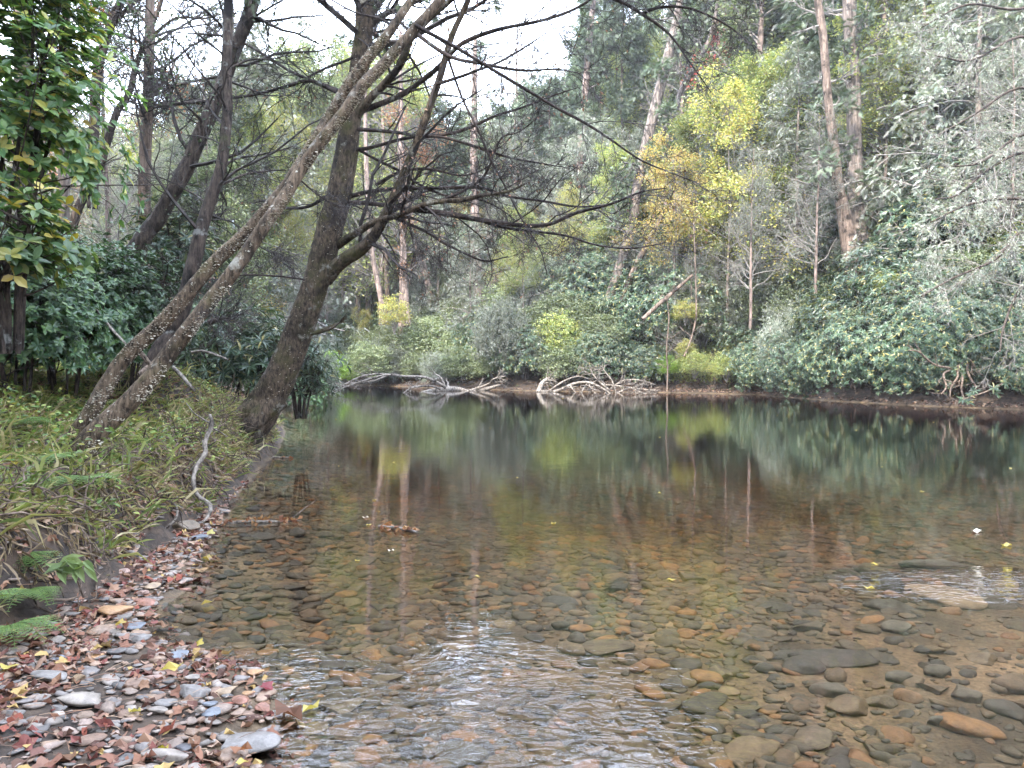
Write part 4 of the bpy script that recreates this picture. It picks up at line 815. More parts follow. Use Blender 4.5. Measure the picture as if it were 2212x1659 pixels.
def zone(px, d=None):
    z = 'seen left of the slanting fungus stems' if px < 330 else 'seen between the fungus stems and the mossy tree' if px < 660 else 'above the driftwood, just right of the mossy tree' if px < 960 else 'in the centre under the sky gap' if px < 1240 else 'left of the golden tree' if px < 1450 else 'behind the golden and yellow trees' if px < 1680 else 'behind the two big right bank trunks' if px < 1930 else 'at the far right of the slope'
    return z + ('' if d is None else ', nearer row' if d < 55 else ', middle row' if d < 78 else ', rear row')
def rzone(px): return 'beside the white dead sapling' if px < 1720 else 'left of the two big trunks' if px < 1820 else 'below the two big trunks' if px < 1905 else 'just right of the two big trunks' if px < 1990 else 'above the pale root clump' if px < 2110 else 'at the right edge'
def cut(t): return ' '.join(t.split()[:16]).rstrip(',')
def forest(n, pa, pb, da, db, keys, sa=.8, sb=1.1, G=GF, more=0):
    for i in range(n):
        px = pa + (pb - pa) * (i + random.random()) / n; d = random.uniform(da, db); k = random.choice(keys); s = random.uniform(sa, sb)
        x = (px - CX) / FPX * d; z = hgt(x, d)
        if z < .2: continue
        lim = more + np.interp(px, [0, 560, 850, 900, 1200, 1290, 1450, 1620], [28, 27, 25, 21.5, 21.5, 25.5, 26.5, 50]); s = max(.25, min(s, (1.5 + math.hypot(x, d) * math.tan(R(lim + random.uniform(-2.5, 1))) - z) / HT[k]))
        lb, ct, gr = G[k]; place(PR[k], (x, d, z - .2), random.uniform(0, 6.3), (s, s, s), cut(lb.replace(' in the far forest', '').replace(' on the far slope', '').replace(' close behind the left bank trunks', '') + ' ' + zone(px, d)), ct, gr)
mix = ['t_hard0', 't_hard1', 't_hard2', 't_bare0', 't_bare1', 't_hem1', 't_pine', 't_hem0']
# understory of the central slope and the left
forest(30, 740, 1450, 43, 54, ['t_yg', 't_ol', 't_bare1', 't_ol', 't_bare1', 't_yel', 't_hem1'], .35, .6, GU)
forest(26, 740, 1450, 54, 66, ['t_yg', 't_ol', 't_bare1', 't_yel', 't_org', 't_hem1', 't_ol'], .5, .8, GU)
forest(14, 1400, 1800, 37, 46, ['t_yg', 't_ol', 't_bare1', 't_hem1'], .4, .65, GU)
forest(16, 1850, 2350, 34, 46, ['t_hem1', 't_yg', 't_hem1', 't_ol'], .45, .7, GU)
forest(34, -150, 720, 26, 50, ['t_yg', 't_ol', 't_bare1', 't_yel', 't_org', 't_bare1', 't_hem1'], .4, .7, GU)
# tall trees
forest(30, 640, 1330, 60, 78, ['t_bare1', 't_hem1', 't_bare0', 't_hard1', 't_hem0', 't_pine'], .72, .92)
forest(34, -250, 760, 36, 56, ['t_bare1', 't_bare0', 't_hard2', 't_hard1', 't_bare1', 't_hem1'], .62, .85)
forest(26, -250, 760, 60, 90, ['t_bare1', 't_hard2', 't_hard0', 't_hard1', 't_hem1', 't_pine'], .85, 1.15)
forest(26, 700, 1300, 62, 80, ['t_hard0', 't_hard1', 't_bare0', 't_bare0', 't_bare1', 't_hem1', 't_hem0'], .7, .95)
forest(34, 700, 1350, 86, 120, mix, .8, 1.05)
forest(20, 1250, 1720, 50, 66, ['t_hem0', 't_bare0', 't_hard1', 't_hard0', 't_pine', 't_hem0'])
forest(22, 1250, 2400, 68, 95, ['t_hem0', 't_pine', 't_hard0', 't_bare0'])
forest(9, 1980, 2450, 32, 42, ['t_hem1', 't_hem1', 't_hem0', 't_pine'], .95, 1.2)
forest(9, 1600, 1980, 40, 50, ['t_hem1', 't_hard0', 't_hem0', 't_pine'], 1.1, 1.35)
forest(22, 1650, 2450, 40, 58, ['t_hem1', 't_hard1', 't_bare0', 't_hem1', 't_hard0', 't_hem0'])
forest(40, -200, 800, 52, 90, ['t_hard0', 't_hard2', 't_bare0', 't_bare1', 't_hard1', 't_hem1'], .7, 1.05)
forest(14, -200, 640, 26, 50, ['t_bare1', 't_hard2', 't_bare0', 't_hard0', 't_bare1'], .45, .65)
forest(26, -100, 2300, 110, 160, ['t_pine', 't_hard0', 't_hem0'], .9, 1.2)

forest(12, 180, 860, 20, 32, ['t_bare1', 't_bare1', 't_ol', 't_bare1', 't_hem1'], .6, .8, {'t_bare1': ('slim grey twiggy tree close behind the left bank trunks', 'tree', 'twiggy trees behind the left bank'), 't_ol': ('light olive tree close behind the left bank trunks', 'tree', 'olive trees behind the left bank'), 't_hem1': ('low grey hemlock close behind the left bank trunks', 'conifer', 'grey hemlocks behind the left bank')})
forest(10, 1440, 1760, 34.5, 38, ['t_ol', 't_yg', 't_bare1'], .3, .42, {'t_ol': ('low olive tree in the undergrowth below the yellow autumn tree', 'tree', 'low olive trees below the yellow tree'), 't_yg': ('low yellow green tree in the undergrowth below the yellow autumn tree', 'tree', 'low yellow green trees below the yellow tree'), 't_bare1': ('low grey twiggy tree in the undergrowth below the yellow autumn tree', 'tree', 'low twiggy trees below the yellow tree')})
# unseen woods close around behind and beside the camera, added to shade the beach
def ring(pts, keys, sa, sb, name, g):
    for x, y in pts:
        k = random.choice(keys); s_ = random.uniform(sa, sb); place(PR[k], (x, y, hgt(x, y) - .2), random.uniform(0, 6.3), (s_, s_, s_), name, 'tree', g)
ring([(random.uniform(-24, 1 - .3 * y), y) for y in (-7, -8, -9, -11, -13, -15, -17, -20, -23, -26, -30, -34, -9, -12, -16, -21)], ['t_hard0', 't_hard1', 't_hem0', 't_hard0', 't_pine'], .8, 1.1, 'tall tree of the woods behind the camera, on the near bank', 'trees behind the camera')
ring([(-5.5, -4), (3.5, -6.5), (-1.5, -7.5), (-9, -1), (7, -10), (-5, -10), (-12, -5), (0, -12), (-8.5, 3.5)], ['t_hard0', 't_hard1'], .75, .95, 'unseen leafy tree behind the camera, added to shade the beach', 'unseen shade trees added over the beach')
ring([(-9, -3), (-12, 1), (-15, 5), (-11, -6), (-18, 10), (-20, 2), (-16, 15), (-24, 12), (-22, 20)], ['t_hard0', 't_hard1', 't_hem0'], .8, 1.0, 'tall tree of the woods outside the left edge of the view', 'trees outside the left edge')
ring([(27, 12), (29, 4), (31, -4), (33, 9), (30, 18), (36, 14), (34, -12), (32, -22), (27, 22), (38, 3), (33, 25), (40, 20)], ['t_hem0', 't_hard0', 't_hem1', 't_pine'], .8, 1.1, 'tall tree on the right bank outside the right edge of the view', 'trees outside the right edge')
forest(24, 520, 900, 46, 72, ['t_hard0', 't_bare1', 't_hard1', 't_bare0', 't_hem1', 't_bare1'], 1.1, 1.5)
forest(26, 60, 900, 44, 80, ['t_bare1', 't_bare0', 't_hard2', 't_bare0', 't_hem1'], .95, 1.25)
forest(13, 850, 1230, 72, 98, ['t_bare0', 't_bare1', 't_bare0'], 1.0, 1.5, GF, 4)
forest(10, 500, 900, 50, 80, ['t_bare0', 't_bare1', 't_hard2'], 1.1, 1.5, GF, 2)
# fallen log, saplings and dead wood on the far bank
def wood(name, label, cat, specs, mat='root', group=None, twigs=None, k=7, trim=None):
    """specs: list of (part name or None, pixels, widths, d0, d1); the first is the body"""
    p0 = specs[0]; loc = P(p0[1][0][0], p0[1][0][1], p0[3]); t = thing(name, label, cat, tuple(loc), group=group); pr = []
    for nm, pix, w, d0, d1 in specs:
        if cat == 'driftwood': w = [max(v * .72, 1.6) for v in w]
        q, r = trace(pix, d0, d1, w, 0, 5, jit=.12 if cat == 'driftwood' else 0); mb = MB(); tubes(mb, q, r, k, bump=.10); rel(mb, loc).build(nm, M[mat], t, True); pr.append((q, r))
    if twigs:
        C, f, lm, rm = twigs; ps = [resamp(p, r, 10) for p, r in pr]; A, B = np.stack([a for a, b in ps]), np.stack([b for a, b in ps]); mb = MB()
        for c in C: A, B = spawn(A, B, c, f, ang=50, t0=.2, M=6, wob=.22, lmin=lm, rf=.5, rmin=rm); tubes(mb, A, B, 4); lm *= .6; rm *= .8
        rel(mb, loc).build('twigs', M[mat], t)['kind'] = 'stuff'
    return t
wood('fallen_log', 'bare brown log slanting up the far bank below the golden tree', 'log', [('trunk', [(1388, 690), (1420, 660), (1455, 630), (1496, 594)], [9, 9, 8, 5], 35, 35.5)], 'bark_brown', k=9)
wood('sapling', 'thin pale sapling standing straight up from the waterline beside the little beach', 'sapling', [('trunk', [(1441, 842), (1442, 800), (1440, 750), (1445, 690), (1440, 640)], [3.5, 3.2, 3, 2.5, 1.5], 34.6, 34.8)], 'bark_brown', twigs=((6, 3), .3, .4, .012))
wood('sapling', 'thin curved sapling with a bent foot behind the little beach', 'sapling', [('trunk', [(1478, 770), (1492, 735), (1503, 690), (1504, 651), (1501, 542), (1498, 480)], [5, 4, 4, 3, 3, 2], 34.4, 34.8)], 'bark_brown', twigs=((8, 3), .25, .4, .012))
wood('sapling', 'white dead sapling leaning at the water edge where the dark right bank begins', 'sapling', [('trunk', z3([(415, 1480), (430, 1420), (445, 1365), (450, 1300)]), [5, 4, 3, 2], 32, 32)], 'drift', twigs=((5,), .3, .3, .012))
wood('driftwood_tree', 'long bleached fallen tree lying in the water, its bare crown trailing left', 'driftwood',
     [('trunk', z5([(500, 108), (560, 100), (640, 92), (700, 105), (760, 95), (820, 78), (850, 80)]), [10, 18, 15, 14, 11, 8, 4], 36.5, 38.5),
      ('branch', z5([(600, 85), (580, 72), (520, 45), (430, 40), (370, 33), (320, 42), (230, 70), (170, 92), (110, 130)]), [10, 9, 8, 7, 6, 6, 5, 4, 2], 36.5, 34),
      ('branch', z5([(580, 92), (540, 80), (470, 85), (440, 100), (415, 120)]), [8, 7, 6, 4, 2], 36.3, 35),
      ('branch', z5([(370, 33), (300, 60), (200, 70), (150, 72), (80, 60)]), [6, 5, 4, 3, 2], 36, 35), ('branch', z5([(600, 92), (585, 50), (555, 28)]), [10, 8, 3], 36.5, 36.5),
      ('branch', z5([(430, 40), (330, 30), (240, 45), (150, 95), (95, 138)]), [5, 5, 4, 3, 2], 36, 33.5), ('branch', z5([(700, 100), (780, 70), (800, 50), (850, 40)]), [6, 5, 3, 2], 37, 37)], 'drift', twigs=((6, 4), .32, .5, .013), k=9)
wood('driftwood_tree', 'second bleached fallen tree with a forked arching limb and a fan of bare branches', 'driftwood',
     [('trunk', z5([(985, 108), (1000, 70), (1030, 45)]), [16, 14, 9], 36, 36.5), ('branch', z5([(985, 103), (1060, 100), (1130, 72), (1190, 65), (1250, 90), (1300, 125)]), [10, 9, 9, 8, 6, 4], 36, 34.5),
      ('branch', z5([(1300, 125), (1270, 90), (1235, 60), (1210, 30), (1198, 2)]), [6, 6, 5, 4, 2], 35, 35.5), ('branch', z5([(1310, 120), (1290, 60), (1260, 20), (1255, 5)]), [5, 5, 3, 2], 35, 35.3),
      ('branch', z5([(1190, 66), (1170, 95), (1155, 118)]), [5, 4, 2], 35.5, 35), ('branch', z5([(1250, 75), (1300, 78), (1390, 90), (1480, 100)]), [5, 5, 4, 2], 35.2, 34.8),
      ('branch', z5([(1260, 110), (1330, 60), (1400, 55), (1470, 75)]), [5, 4, 3, 2], 35.2, 35), ('branch', z5([(1290, 120), (1360, 90), (1420, 110), (1500, 125)]), [5, 4, 3, 2], 35, 34.4),
      ('branch', z5([(1030, 100), (1090, 60), (1150, 40), (1200, 50), (1290, 40)]), [6, 5, 4, 3, 2], 36, 36)], 'drift', twigs=((7, 4), .38, .6, .013), k=8)
# root tangle under the right bank
rs = []
for k in range(26):
    px = random.choice([random.uniform(1680, 1960), random.uniform(2020, 2200)]); x, y = shore_xy(px, random.uniform(.2, 1.0)); d = y; w0 = P(px, 780, d)
    y0 = 780 + (1.5 - hgt(x, y)) / d * FPX; h = random.uniform(25, 75); dx = random.uniform(-50, 50)
    rs.append(('root', [(px, y0 + 2), (px + dx * .2 + random.uniform(-12, 12), y0 - h * .35), (px + dx * .6 + random.uniform(-12, 12), y0 - h * .6), (px + dx, y0 - h)], [random.uniform(3, 6), 4, 3, 2], d, d + random.uniform(.2, .8)))
wood('root_tangle', 'tangle of pale bare roots and dead stems hanging under the dark right bank', 'roots', rs, 'root', twigs=((4, 2), .6, .3, .01), k=5)
wood('root_tangle', 'arched pale root clump at the waterline near the right edge', 'roots', [('root', z3(p), [6, 5, 4, 2], 23.6, 23.2) for p in
     ([(1190, 1460), (1195, 1500), (1170, 1540), (1165, 1580)], [(1190, 1460), (1215, 1500), (1210, 1550), (1222, 1585)], [(1180, 1470), (1140, 1490), (1150, 1540), (1130, 1570)], [(1190, 1465), (1240, 1430), (1270, 1470), (1300, 1500)], [(1240, 1430), (1235, 1480), (1270, 1540), (1290, 1550)],
      [(1300, 1500), (1340, 1480), (1360, 1440), (1390, 1425)], [(1190, 1470), (1100, 1450), (1040, 1400), (1000, 1395)])], 'root', twigs=((4, 3), .45, .3, .01), k=6)
t = thing('rhododendron_sprig', 'pale teal rhododendron sprig reaching over the water near the right edge', 'plant', tuple(P(2120, 870, 22.8)))
mb = MB(); q, r = trace(z3([(1400, 1500), (1370, 1530), (1320, 1555), (1250, 1580), (1215, 1590)]), 22.9, 22.4, 4, 2); tubes(mb, q, r, 5); rel(mb, np.array(t.location)).build('stem', M['root'], t)
mb = MB(); tips = np.array([P(*z3([c])[0], 22.6) for c in [(1215, 1592), (1248, 1570), (1262, 1555), (1240, 1600), (1340, 1545), (1350, 1562), (1385, 1525)]]); whorls(mb, tips, norm(np.tile([-.3, -.6, .5], (7, 1))), 9, .19, .05)
rel(mb, np.array(t.location)).build('leaves', M['rhodo'], t)
# bare branches reaching in from a tree beyond the right edge of the view
t = thing('tree', 'tree outside the right edge whose thin bare grey branches reach into the view', 'tree', tuple(P(2420, 800, 19))); loc = np.array(t.location)
q, r = trace([(2440, 830), (2420, 600), (2400, 300), (2410, 0), (2400, -400)], 19, 19, [40, 36, 30, 24, 12], 0); mb = MB(); tubes(mb, q, r, 12, bump=.05); rel(mb, loc).build('trunk', M['bark_grey'], t, True); pr = []
for pix in ([(2400, 200), (2300, 210), (2200, 190), (2100, 250), (2010, 300)], [(2405, 330), (2300, 310), (2212, 290), (2120, 350), (2040, 360)], [(2410, 420), (2300, 360), (2212, 330), (2130, 370), (2070, 420), (2020, 430)], [(2410, 460), (2212, 430), (2100, 440), (2010, 480)],
            [(2420, 620), (2300, 560), (2212, 500), (2150, 560), (2060, 600), (1990, 640)], [(2400, 60), (2300, 90), (2200, 80), (2100, 130), (2020, 120)], [(2430, 700), (2300, 640), (2212, 620), (2170, 700), (2160, 760)], [(2400, -60), (2300, -20), (2200, 20), (2090, 10), (1990, 60)]):
    q, r = trace(pix, 18.5, 16.5, 9, 3, jit=.1); mb = MB(); tubes(mb, q, r, 6, bump=.06); rel(mb, loc).build('branch', M['bark_dark'], t, True); pr.append((q, r))
mb = MB(); tw = bare_twigs(mb, pr, C=(14, 7, 4), lf=(.32, .5, .5), rmin=.006, lmin=.5, droop=.03); rel(mb, loc).build('twigs', M['twig_grey'], t)['kind'] = 'stuff'
mb = MB(); p_, d_ = sample(tw[2], 5, .1, 1); s = p_[:, 2] > 2.5; leaves(mb, p_[s], norm(d_[s] + .4 * rng.normal(size=d_[s].shape)), .08, .014, tilt=.8); rel(mb, loc).build('needles', M['greygreen'], t)['kind'] = 'stuff'

# ------------------------------------------------------------------ left bank vegetation
def near_bush(name, label, loc, r, h, leafmat, ntip, L, W, nleaf, yellow=0, kind='whorl', squash=1, gap=.05, tmpl=LONG, stems=9, hang=False):
    """an individual broad-leaved bush; r may be an (rx, ry) pair"""
    rx, ry = r; t = thing(name, label, 'bush', tuple(loc)); st = []
    for k in range(stems):
        an = random.uniform(0, 6.3); e = np.array([math.cos(an) * rx * random.uniform(.3, .9), math.sin(an) * ry * random.uniform(.3, .9), h * random.uniform(.5, .9)])
        p, q = smooth_path([(e[0] * .22, e[1] * .22, -.2), e * [.4, .4, .35], e * [.8, .8, .75] + rng.normal(size=3) * .1, e], [.02, .016, .012, .006], 4); st.append(resamp(p, q, 9))
    A, B = np.stack([a for a, b in st]), np.stack([b for a, b in st]); mb = MB(); tubes(mb, A, B, 6)
    q, qr = spawn(A, B, 8, .55, ang=50, t0=.25, M=6, rf=.5, up=.04, rmin=.005); tubes(mb, q, qr, 4); q2, qr2 = spawn(q, qr, 4, .6, ang=45, t0=.3, M=5, rf=.6, rmin=.003); tubes(mb, q2, qr2, 3)
    mb.build('stems', M['bark_dark'], t)
    d = rdirs(ntip * 2); d = d[d[:, 2] > -.5][:ntip]; lump = 1 + .3 * vnoise(d[:, 0] * 2 + 5, d[:, 1] * 2 + d[:, 2] * 1.9, 1.4, int(rx * 7)) + .1 * rng.normal(size=len(d))
    tips = d * (rng.uniform(.2, 1, len(d)) ** .5 * lump)[:, None] * [rx, ry, h * .55] + [0, 0, h * .5]; tips = tips[tips[:, 2] > gap]; dirs = norm(norm(tips - [0, 0, h * .3]) + [0, 0, .25])
    ny = int(len(tips) * yellow); mb = MB(); whorls(mb, tips[ny:], dirs[ny:], nleaf, L, W, tmpl); mb.build('leaves', M[leafmat], t)['kind'] = 'stuff'
    if ny: mb = MB(); whorls(mb, tips[:ny], dirs[:ny], 3, L, W * 1.1, tmpl); mb.build('yellow_leaves', M['yellowleaf'], t)['kind'] = 'stuff'
    return t
OV = T_long(.1, 1.25)
def at(px, py, d): return P(px, py, d)
def base(px, d): w = P(px, 780, d); return (w[0], d, hgt(w[0], d) - .1)
near_bush('evergreen_shrub', 'tall glossy evergreen shrub with scattered yellow leaves filling the upper left corner', at(10, 700, 5.6), (.95, .6), 3.7, 'laurel', 1300, .085, .038, 8, .05, tmpl=OV)
near_bush('evergreen_shrub', 'glossy evergreen shrub with big light leaves low at the left edge', at(20, 700, 5.0), (.5, .4), .95, 'laurel', 130, .10, .042, 8, .12, tmpl=OV)
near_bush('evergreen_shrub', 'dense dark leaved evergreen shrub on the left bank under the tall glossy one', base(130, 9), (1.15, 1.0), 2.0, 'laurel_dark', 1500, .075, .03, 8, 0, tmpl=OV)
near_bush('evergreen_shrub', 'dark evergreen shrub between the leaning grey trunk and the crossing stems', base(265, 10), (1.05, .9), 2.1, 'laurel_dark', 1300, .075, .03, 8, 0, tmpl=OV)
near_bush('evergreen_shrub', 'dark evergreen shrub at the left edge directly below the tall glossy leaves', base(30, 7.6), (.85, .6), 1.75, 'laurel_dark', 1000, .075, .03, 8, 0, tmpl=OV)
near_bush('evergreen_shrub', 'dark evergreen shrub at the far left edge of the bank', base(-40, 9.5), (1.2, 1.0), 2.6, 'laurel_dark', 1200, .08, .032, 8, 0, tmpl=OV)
near_bush('rhododendron_bush', 'long leaved rhododendron behind the lower fungus covered stem', base(500, 12.5), (1.15, .9), 1.9, 'rhodo', 260, .17, .045, 9, .01)
near_bush('rhododendron_bush', 'drooping rhododendron rising above the dark shrubs beside the leaning grey trunk', at(380, 700, 11.5), (.8, .7), 2.1, 'rhodo', 170, .17, .045, 9, .02)
near_bush('rhododendron_bush', 'low rhododendron tucked against the foot of the big mossy trunk', at(590, 850, 12.6), (1.1, .7), 1.2, 'rhodo', 170, .15, .04, 9, 0)
near_bush('rhododendron_bush', 'small rhododendron hanging over the water just behind the big mossy trunk', at(648, 880, 13), (.55, .5), 1.0, 'rhodo', 70, .14, .038, 9, 0)
for px, d, s in ((240, 16, 1.0), (430, 17, 1.0), (560, 19, .9), (20, 15, 1.1), (330, 20, 1.2), (130, 20, 1.2), (640, 24, .8)):
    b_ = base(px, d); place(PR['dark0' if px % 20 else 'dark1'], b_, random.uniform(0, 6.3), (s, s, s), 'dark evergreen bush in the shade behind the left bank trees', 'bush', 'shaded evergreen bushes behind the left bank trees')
for px, d, s, k in ((470, 24, .9, 'grey0'), (590, 27, 1.0, 'grey1'), (400, 26, 1.1, 'olive0'), (660, 32, 1.0, 'grey0'), (540, 32, 1.2, 'olive1'), (720, 50, 1.2, 'grey1'), (200, 26, 1.1, 'olive1'), (60, 27, 1.1, 'grey1'), (300, 30, 1.2, 'olive0')):
    b_ = base(px, d); place(PR[k], b_, random.uniform(0, 6.3), (s, s, s), 'muted grey green shrub seen between the left bank trunks', 'shrub', 'muted shrubs seen between the left bank trunks')

# grass, herbs and litter over the left bank (stuff)
def bank_pts(n, x0, x1, y0, y1, f, side='left'):
    x = rng.uniform(x0, x1, n); y = rng.uniform(y0, y1, n); dt = seg_dist(x, y, TOE); b = inside(x, y, BANKP); k = f(x, y, dt, b); x, y = x[k], y[k]
    return np.stack([x, y, height(x, y)], 1)
vis = lambda x, y: (x > -1.12 * y * .62 - .6)
pg = bank_pts(90000, -12, -2.5, 3.6, 16, lambda x, y, dt, b: b & (dt > .02) & vis(x, y) & (vnoise(x, y, 1.5, 21) > -.55))
keep = rng.random(len(pg)) < np.clip(7 / pg[:, 1], .25, 1); pg = pg[keep]
mb = MB(); dg = norm(rng.normal(size=pg.shape) * [.9, .9, .3] + [.25, -.1, .45]); leaves(mb, pg, dg, .15, .008, tmpl=LONG, tilt=1); 
tag(mb.build('grass', M['grass']), 'fine pale grass covering the left bank', 'grass', kind='stuff')
pt_ = bank_pts(9000, -11, -2.5, 3.6, 15, lambda x, y, dt, b: b & (dt > .0) & vis(x, y) & (vnoise(x, y, 2.2, 51) > .15)); mb = MB(); leaves(mb, pt_, norm(rng.normal(size=pt_.shape) * [.7, .7, .25] + [.2, -.1, .8]), .30, .007, tmpl=T_long(.5), tilt=1)
tag(mb.build('tall_grass', M['grass']), 'taller arching grass tufts on the left bank', 'grass', kind='stuff')
ph = bank_pts(34000, -11, -2.5, 3.4, 14, lambda x, y, dt, b: b & (dt > .05) & vis(x, y) & (vnoise(x, y, 1.1, 33) + .5 * vnoise(x, y, 4, 2) > -.05 - .5 * (x < -3.3) * (y < 6)))
ph[:, 2] += rng.uniform(.01, .2, len(ph)) * (1 + vnoise(ph[:, 0], ph[:, 1], 2, 8)); mb = MB(); leaves(mb, ph, norm(rng.normal(size=ph.shape) * [1, 1, .35]), .055, .03, tmpl=T_long(.15, 1), tilt=.5)
tag(mb.build('ground_cover', M['herb']), 'low yellow green weeds and seedlings on the left bank', 'weeds', kind='stuff')
pl = bank_pts(30000, -14, -2.5, 3.4, 20, lambda x, y, dt, b: b & vis(x, y)); pl[:, 2] += .02; mb = MB()
for s_ in range(3): q = pl[s_::3]; leaves(mb, q, norm(rng.normal(size=q.shape) * [1, 1, .2]), .075, .075, tmpl=T_maple(s_), tilt=.5)
tag(mb.build('fallen_leaves', M['litter_far']), 'dry brown leaves lying on the left bank', 'leaf litter', kind='stuff')
# hanging dead grass, roots and twigs on the bank face
pf = bank_pts(36000, -5.2, -2.4, 3.6, 13, lambda x, y, dt, b: b & (dt < .75) & (dt > .05)); mb = MB()
leaves(mb, pf, norm(rng.normal(size=pf.shape) * [.6, .6, .5] + [.35, -.15, -.75]), .16, .007, tmpl=LONG, tilt=1)
tag(mb.build('dead_grass', M['deadgrass']), 'straw coloured dead grass hanging down the cut face of the left bank', 'dead grass', kind='stuff')
pr_ = bank_pts(1500, -4.6, -2.5, 3.8, 12, lambda x, y, dt, b: b & (dt < .7)); n = len(pr_); mb = MB(); pts = [pr_ + [0, 0, .1]]; dd = norm(rng.normal(size=(n, 3)) + [.6, -.3, -.6])
for k in range(7): dd = norm(dd + .45 * rng.normal(size=(n, 3)) + [0, 0, -.1]); pts.append(pts[-1] + dd * rng.uniform(.04, .09, (n, 1)))
q = np.stack(pts, 1); q[:, :, 2] = np.maximum(q[:, :, 2], height(q[:, :, 0].ravel(), q[:, :, 1].ravel()).reshape(n, 8) + .01); tubes(mb, q, np.linspace(1, .3, 8)[None] * rng.uniform(.003, .010, (n, 1)), 5)
tag(mb.build('roots', M['root']), 'thin exposed roots and twigs on the eroded face of the left bank', 'roots', kind='stuff')

# ferns
def fern(loc, label, size=.34, n=7, yaw=None):
    t = thing('fern', label, 'fern', tuple(loc))
    for k in range(n):
        an = random.uniform(0, 6.3) if yaw is None else yaw + random.uniform(-1, 1); L = size * random.uniform(.75, 1.2); c = np.array([math.cos(an), math.sin(an), 0])
        s = np.linspace(0, 1, 16); path = c * (s * L)[:, None] + np.stack([0 * s, 0 * s, L * (.75 * s - .85 * s * s)], 1); mb = MB(); tubes(mb, path, np.linspace(.003, .001, 16), 4)
        side = np.array([-c[1], c[0], 0]); 
        for sg in (-1, 1):
            p = path[2:]; ln = L * .30 * np.sin(np.clip(s[2:] * 1.08, 0, 1) * np.pi) ** .7 + .012; d = norm(side * sg + c * .45 + [0, 0, -.1])
            for j in range(len(p)):
                m_ = 7; u = np.linspace(.1, 1, m_)[:, None]; pp = p[j] + d * u * ln[j]
                for g in (-1, 1): leaves(mb, pp, np.tile(norm(c * g + d * .5), (m_, 1)), ln[j] * .2 * (1.15 - u[:, 0]) + .004, ln[j] * .11 + .002, up=np.tile([0, 0, 1.], (m_, 1)))
        mb.build('frond', M['fern'], t)
    return t
for (zx, zy, d, s, n, yw), lb in zip([(170, 300, 6.6, .36, 6, None), (345, 470, 5.2, .30, 5, -.9), (690, 425, 8.4, .36, 5, None), (930, 400, 9.6, .36, 5, -.4), (40, 510, 4.9, .34, 7, None), (130, 930, 4.1, .28, 5, -1.2), (40, 1080, 3.75, .26, 5, -.8), (100, 790, 4.35, .28, 5, -.6), (60, 240, 6.5, .34, 6, None), (300, 380, 5.5, .3, 5, None)],
    ['green fern standing left of the foot of the crossing stems', 'pale fern drooping over the bank edge right under the crossing stems', 'small green fern hanging on the bank face halfway to the mossy tree', 'light fern hanging under the roots of the mossy tree',
     'broad yellow green fern at the left edge of the bank', 'little fern hanging below the pale green seedling', 'brown tinged fern frond at the foot of the bank by the left edge', 'yellowing fern left of the pale green seedling', 'fern on the bank top near the left edge', 'bright fern right at the base of the crossing stems']):
    fern(P(*z4([(zx, zy)])[0], d), lb, s, n, yw)
# pale green seedling in front
lc = P(155, 1240, 4.25); t = thing('seedling', 'pale green seedling with long pointed leaves at the foot of the left bank', 'plant', tuple(lc)); lc = np.array(lc)
q, r = trace([(180, 1290), (170, 1262), (158, 1235), (140, 1222)], 4.3, 4.2, 5, 2); mb = MB(); tubes(mb, q, r, 5); rel(mb, lc).build('stem', M['root'], t)
for zx, zy in [(390, 740), (425, 800), (400, 880), (355, 900), (310, 880), (270, 895), (225, 885), (175, 845), (185, 800), (235, 745), (300, 760), (345, 770), (385, 835), (255, 820), (330, 840), (210, 830)]:
    e = P(*z4([(zx, zy)])[0], 4.1 + random.uniform(-.08, .1)); s0 = P(152 + random.uniform(-26, 30), 1228 + random.uniform(-18, 22), 4.2); mb = MB(); v = e - s0; L = min(np.linalg.norm(v), .15)
    mb.inst(T_long(.12, 1)[0], T_long()[1], s0[None], frames(norm(v)[None], norm(np.array([[.1, -.6, .8]]))), np.array([[L * .33, L, L * 1.8]])); rel(mb, lc).build('leaf', M['seedling'], t)

# traced dead branches and roots along the bank
def zw(pts): return z4(pts)
wood('dead_root', 'twisting pale root hanging from the bank down to the water', 'root', [('stem', zw([(868, 200), (876, 240), (848, 310), (848, 360), (815, 410), (800, 465), (815, 530), (868, 572), (862, 615), (832, 650)]), [7, 10, 10, 10, 10, 10, 10, 10, 8, 4], 7.4, 6.6),
     ('rootlet', zw([(876, 240), (830, 210), (800, 190), (770, 150)]), [4, 3, 3, 2], 7.4, 7.5), ('rootlet', zw([(870, 250), (910, 270), (940, 290)]), [4, 3, 2], 7.4, 7.3), ('rootlet', zw([(848, 350), (835, 300), (828, 270)]), [4, 3, 2], 7.3, 7.4), ('rootlet', zw([(800, 465), (780, 440), (810, 400), (835, 360)]), [4, 3, 3, 2], 7.2, 7.2)], 'drift')
wood('dead_branch', 'pale stub of branch sticking level out of the bank face beside the twisting root', 'branch', [('stem', zw([(745, 470), (790, 472), (850, 482)]), [6, 7, 5], 7.6, 7.3)], 'drift')
wood('dead_branch', 'thin pale bent twig arching at the foot of the bank', 'branch', [('stem', zw([(735, 538), (690, 560), (640, 578), (605, 615), (588, 665)]), [4, 5, 5, 5, 4], 6.6, 6.3)], 'drift')
wood('dead_branch', 'long pale curved stick lying over the leaves along the foot of the bank', 'branch', [('stem', zw([(715, 560), (732, 590), (722, 635), (650, 690), (560, 722), (460, 735)]), [4, 5, 5, 5, 4, 3], 6.4, 5.8)], 'drift')
